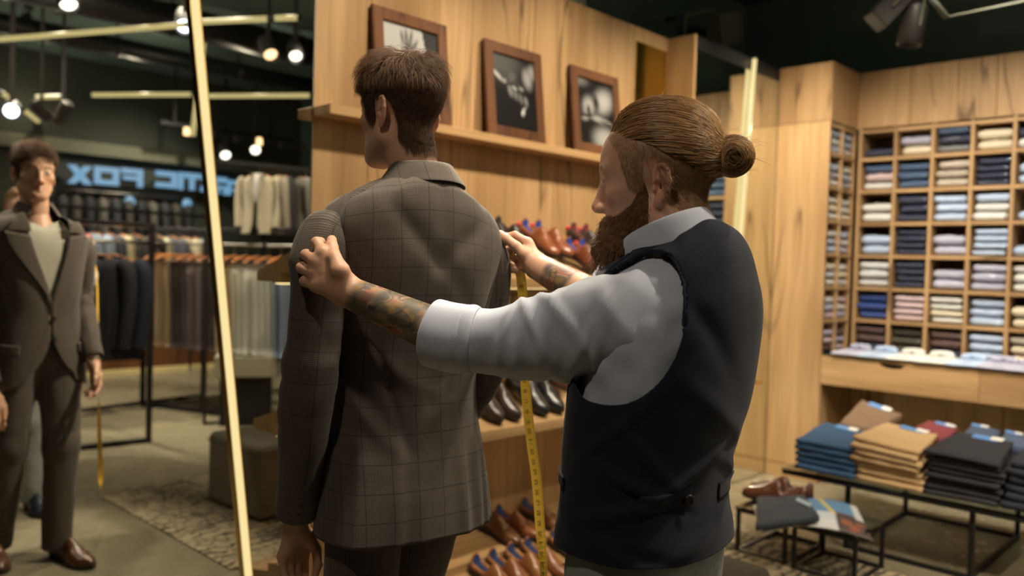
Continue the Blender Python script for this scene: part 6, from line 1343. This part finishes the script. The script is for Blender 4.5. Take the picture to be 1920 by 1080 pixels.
# jackets displayed on the rack top bar
jr, _, _ = bar_rack('jacket_rail', 'slim black rail carrying display jackets above the trousers, reflected', (3.12, -.80), (3.98, -.62), [], [0, 1], 2.11, .022, True)
for i, (x, y, yv, c, s, l_) in enumerate(((490, 304, 6.25, (150, 140, 120), (196, 190, 186), 'stone coloured jacket over a white shirt on the display rail'), (516, 306, 6.3, (120, 112, 98), None, 'taupe jacket hanging sideways behind the stone coloured one'), (527, 308, 6.3, (26, 26, 28), None, 'black jacket hanging sideways on the display rail'), (568, 306, 6.25, (104, 104, 106), (196, 188, 190), 'grey jacket over a white shirt on the display rail'), (543, 306, 6.4, (90, 86, 78), None, 'dull olive jacket between black and grey ones on the rail'))):
    p = vm(x, y, yv); f = (p[0]-3.12)/.86; hung_jacket((p[0], -.80+.18*f, 2.10), (math.pi+.95 if s else math.pi/2+.25), c, l_, .68, 'display jackets', s)
# coats hung further back
br_, at3, rz3 = bar_rack('clothes_rack', 'far black rack with mixed coats, reflected behind the frame rack', (2.35, -1.9), (3.75, -2.1), [1.60], [0, 1], 1.72, .03)
for i, c in enumerate(((36, 36, 40), (150, 40, 36), (120, 136, 156), (44, 48, 62), (150, 140, 112), (40, 34, 30), (48, 44, 40), (150, 146, 124), (56, 60, 74), (160, 150, 128), (120, 124, 128))):
    p = at3(.06+.085*i); hung_jacket((p[0], p[1], 1.588), rz3+math.pi/2+.2*math.sin(i*2), c, f'{["black", "red", "light blue", "navy", "sand", "dark brown", "umber", "pale olive", "slate", "cream", "silver grey"][i]} coat on the far mixed rack', .78, 'coats on the far rack')
# dark garments along the back wall below the sign
p0, p1 = bandx(110, 372), bandx(300, 384); wr, at4, rz4 = bar_rack('wall_rail', 'dark wall rail with a row of suit jackets under the sign', (min(p0[0], p1[0])-.1, Y0+.22), (max(p0[0], p1[0])+.3, Y0+.22), [2.02], [0, 1], 2.06, .02, False)
for i in range(11): p = at4(.05+.09*i); hung_jacket((p[0], p[1], 2.008), math.pi/2+.35, [(44, 48, 56), (60, 58, 54), (34, 36, 44), (84, 82, 78)][i % 4], f'suit jacket hung under the sign, {words[i]} from the sign end', .66, 'suit jackets under the sign')
# grey tray on a black stand
o = thing('display_tray', 'grey concrete look tray with folded accessories on a black stand', 'tray', (3.42, -.68, 0), .55)
for (a, b, c, d) in ((-.24, -.17, .24, -.15), (-.24, .15, .24, .17), (-.24, -.15, -.22, .15), (.22, -.15, .24, .15)): bx('tray_side', a, b, .40, c, d, .56, M['grey_stone'], o, .002)
bx('tray_base', -.22, -.15, .40, .22, .15, .42, M['grey_stone'], o); bx('stand', -.20, -.13, 0, .20, .13, .398, M['black_metal'], o, .003)
for i in range(4): t_ = MB().box(-.045, -.11, 0, .045, .11, .05, .012).build('folded_scarf', cloth([(120, 134, 138), (150, 156, 150), (96, 112, 126), (170, 168, 150)][i]), None, True); t_.location = (3.42+(-.15+.1*i)*math.cos(.55), -.68+(-.15+.1*i)*math.sin(.55), .4205); t_.rotation_euler = (0, 0, .55); tag(t_, f'folded scarf in the grey tray, {["sea green", "pale grey", "steel blue", "sand"][i]}', 'scarf', 'scarves in the tray')

# dark services under the ceiling
for (y, z, r_, lb) in ((-1.30, 3.30, .13, 'fat dark round duct under the ceiling above the tube lights'), (-2.45, 3.26, .09, 'thinner dark round duct near the back of the shop')):
    o = thing('ceiling_duct', lb, 'duct', (0, y, z)); mb = MB().tube([(-1.2, 0, 0), (5.9, 0, 0)], r_, 16, True, (0, 1, 0)); mb.build('pipe', M['black_metal'], o, True)
    for k in range(6): MB().tube([(-.6+1.2*k, 0, 0), (-.56+1.2*k, 0, 0)], r_+.008, 16, True, (0, 1, 0)).build('collar', M['black_metal'], o, True); MB().box(-.59+1.2*k, -.006, r_+.004, -.575+1.2*k, .006, ZC-z-.001).build('strap', M['dark_metal'], o)
a, b = vm(300, 262, 9.2), vm(470, 232, 9.2); o = thing('lighting_track', 'black lighting track with a row of tiny lamps, far back in the mirror', 'track', (0, 0, 0)); MB().box(a[0], a[1]-.02, 2.80, 5.6, a[1]+.02, 2.84).build('rail', M['black_metal'], o)
for k in range(4): MB().box(a[0]+.15+.6*k, a[1]-.008, 2.841, a[0]+.17+.6*k, a[1]+.008, ZC-.001).build('drop_rod', M['black_metal'], o)
for k in range(7): MB().lathe([(.03, 0), (.035, -.08), (.025, -.085), (.002, -.08)], 12, Matrix.Translation((a[0]+.3+.3*k, a[1], 2.80))).build('lamp', M['lamp_warm'] if k % 3 == 0 else M['lamp_body'], o, True)
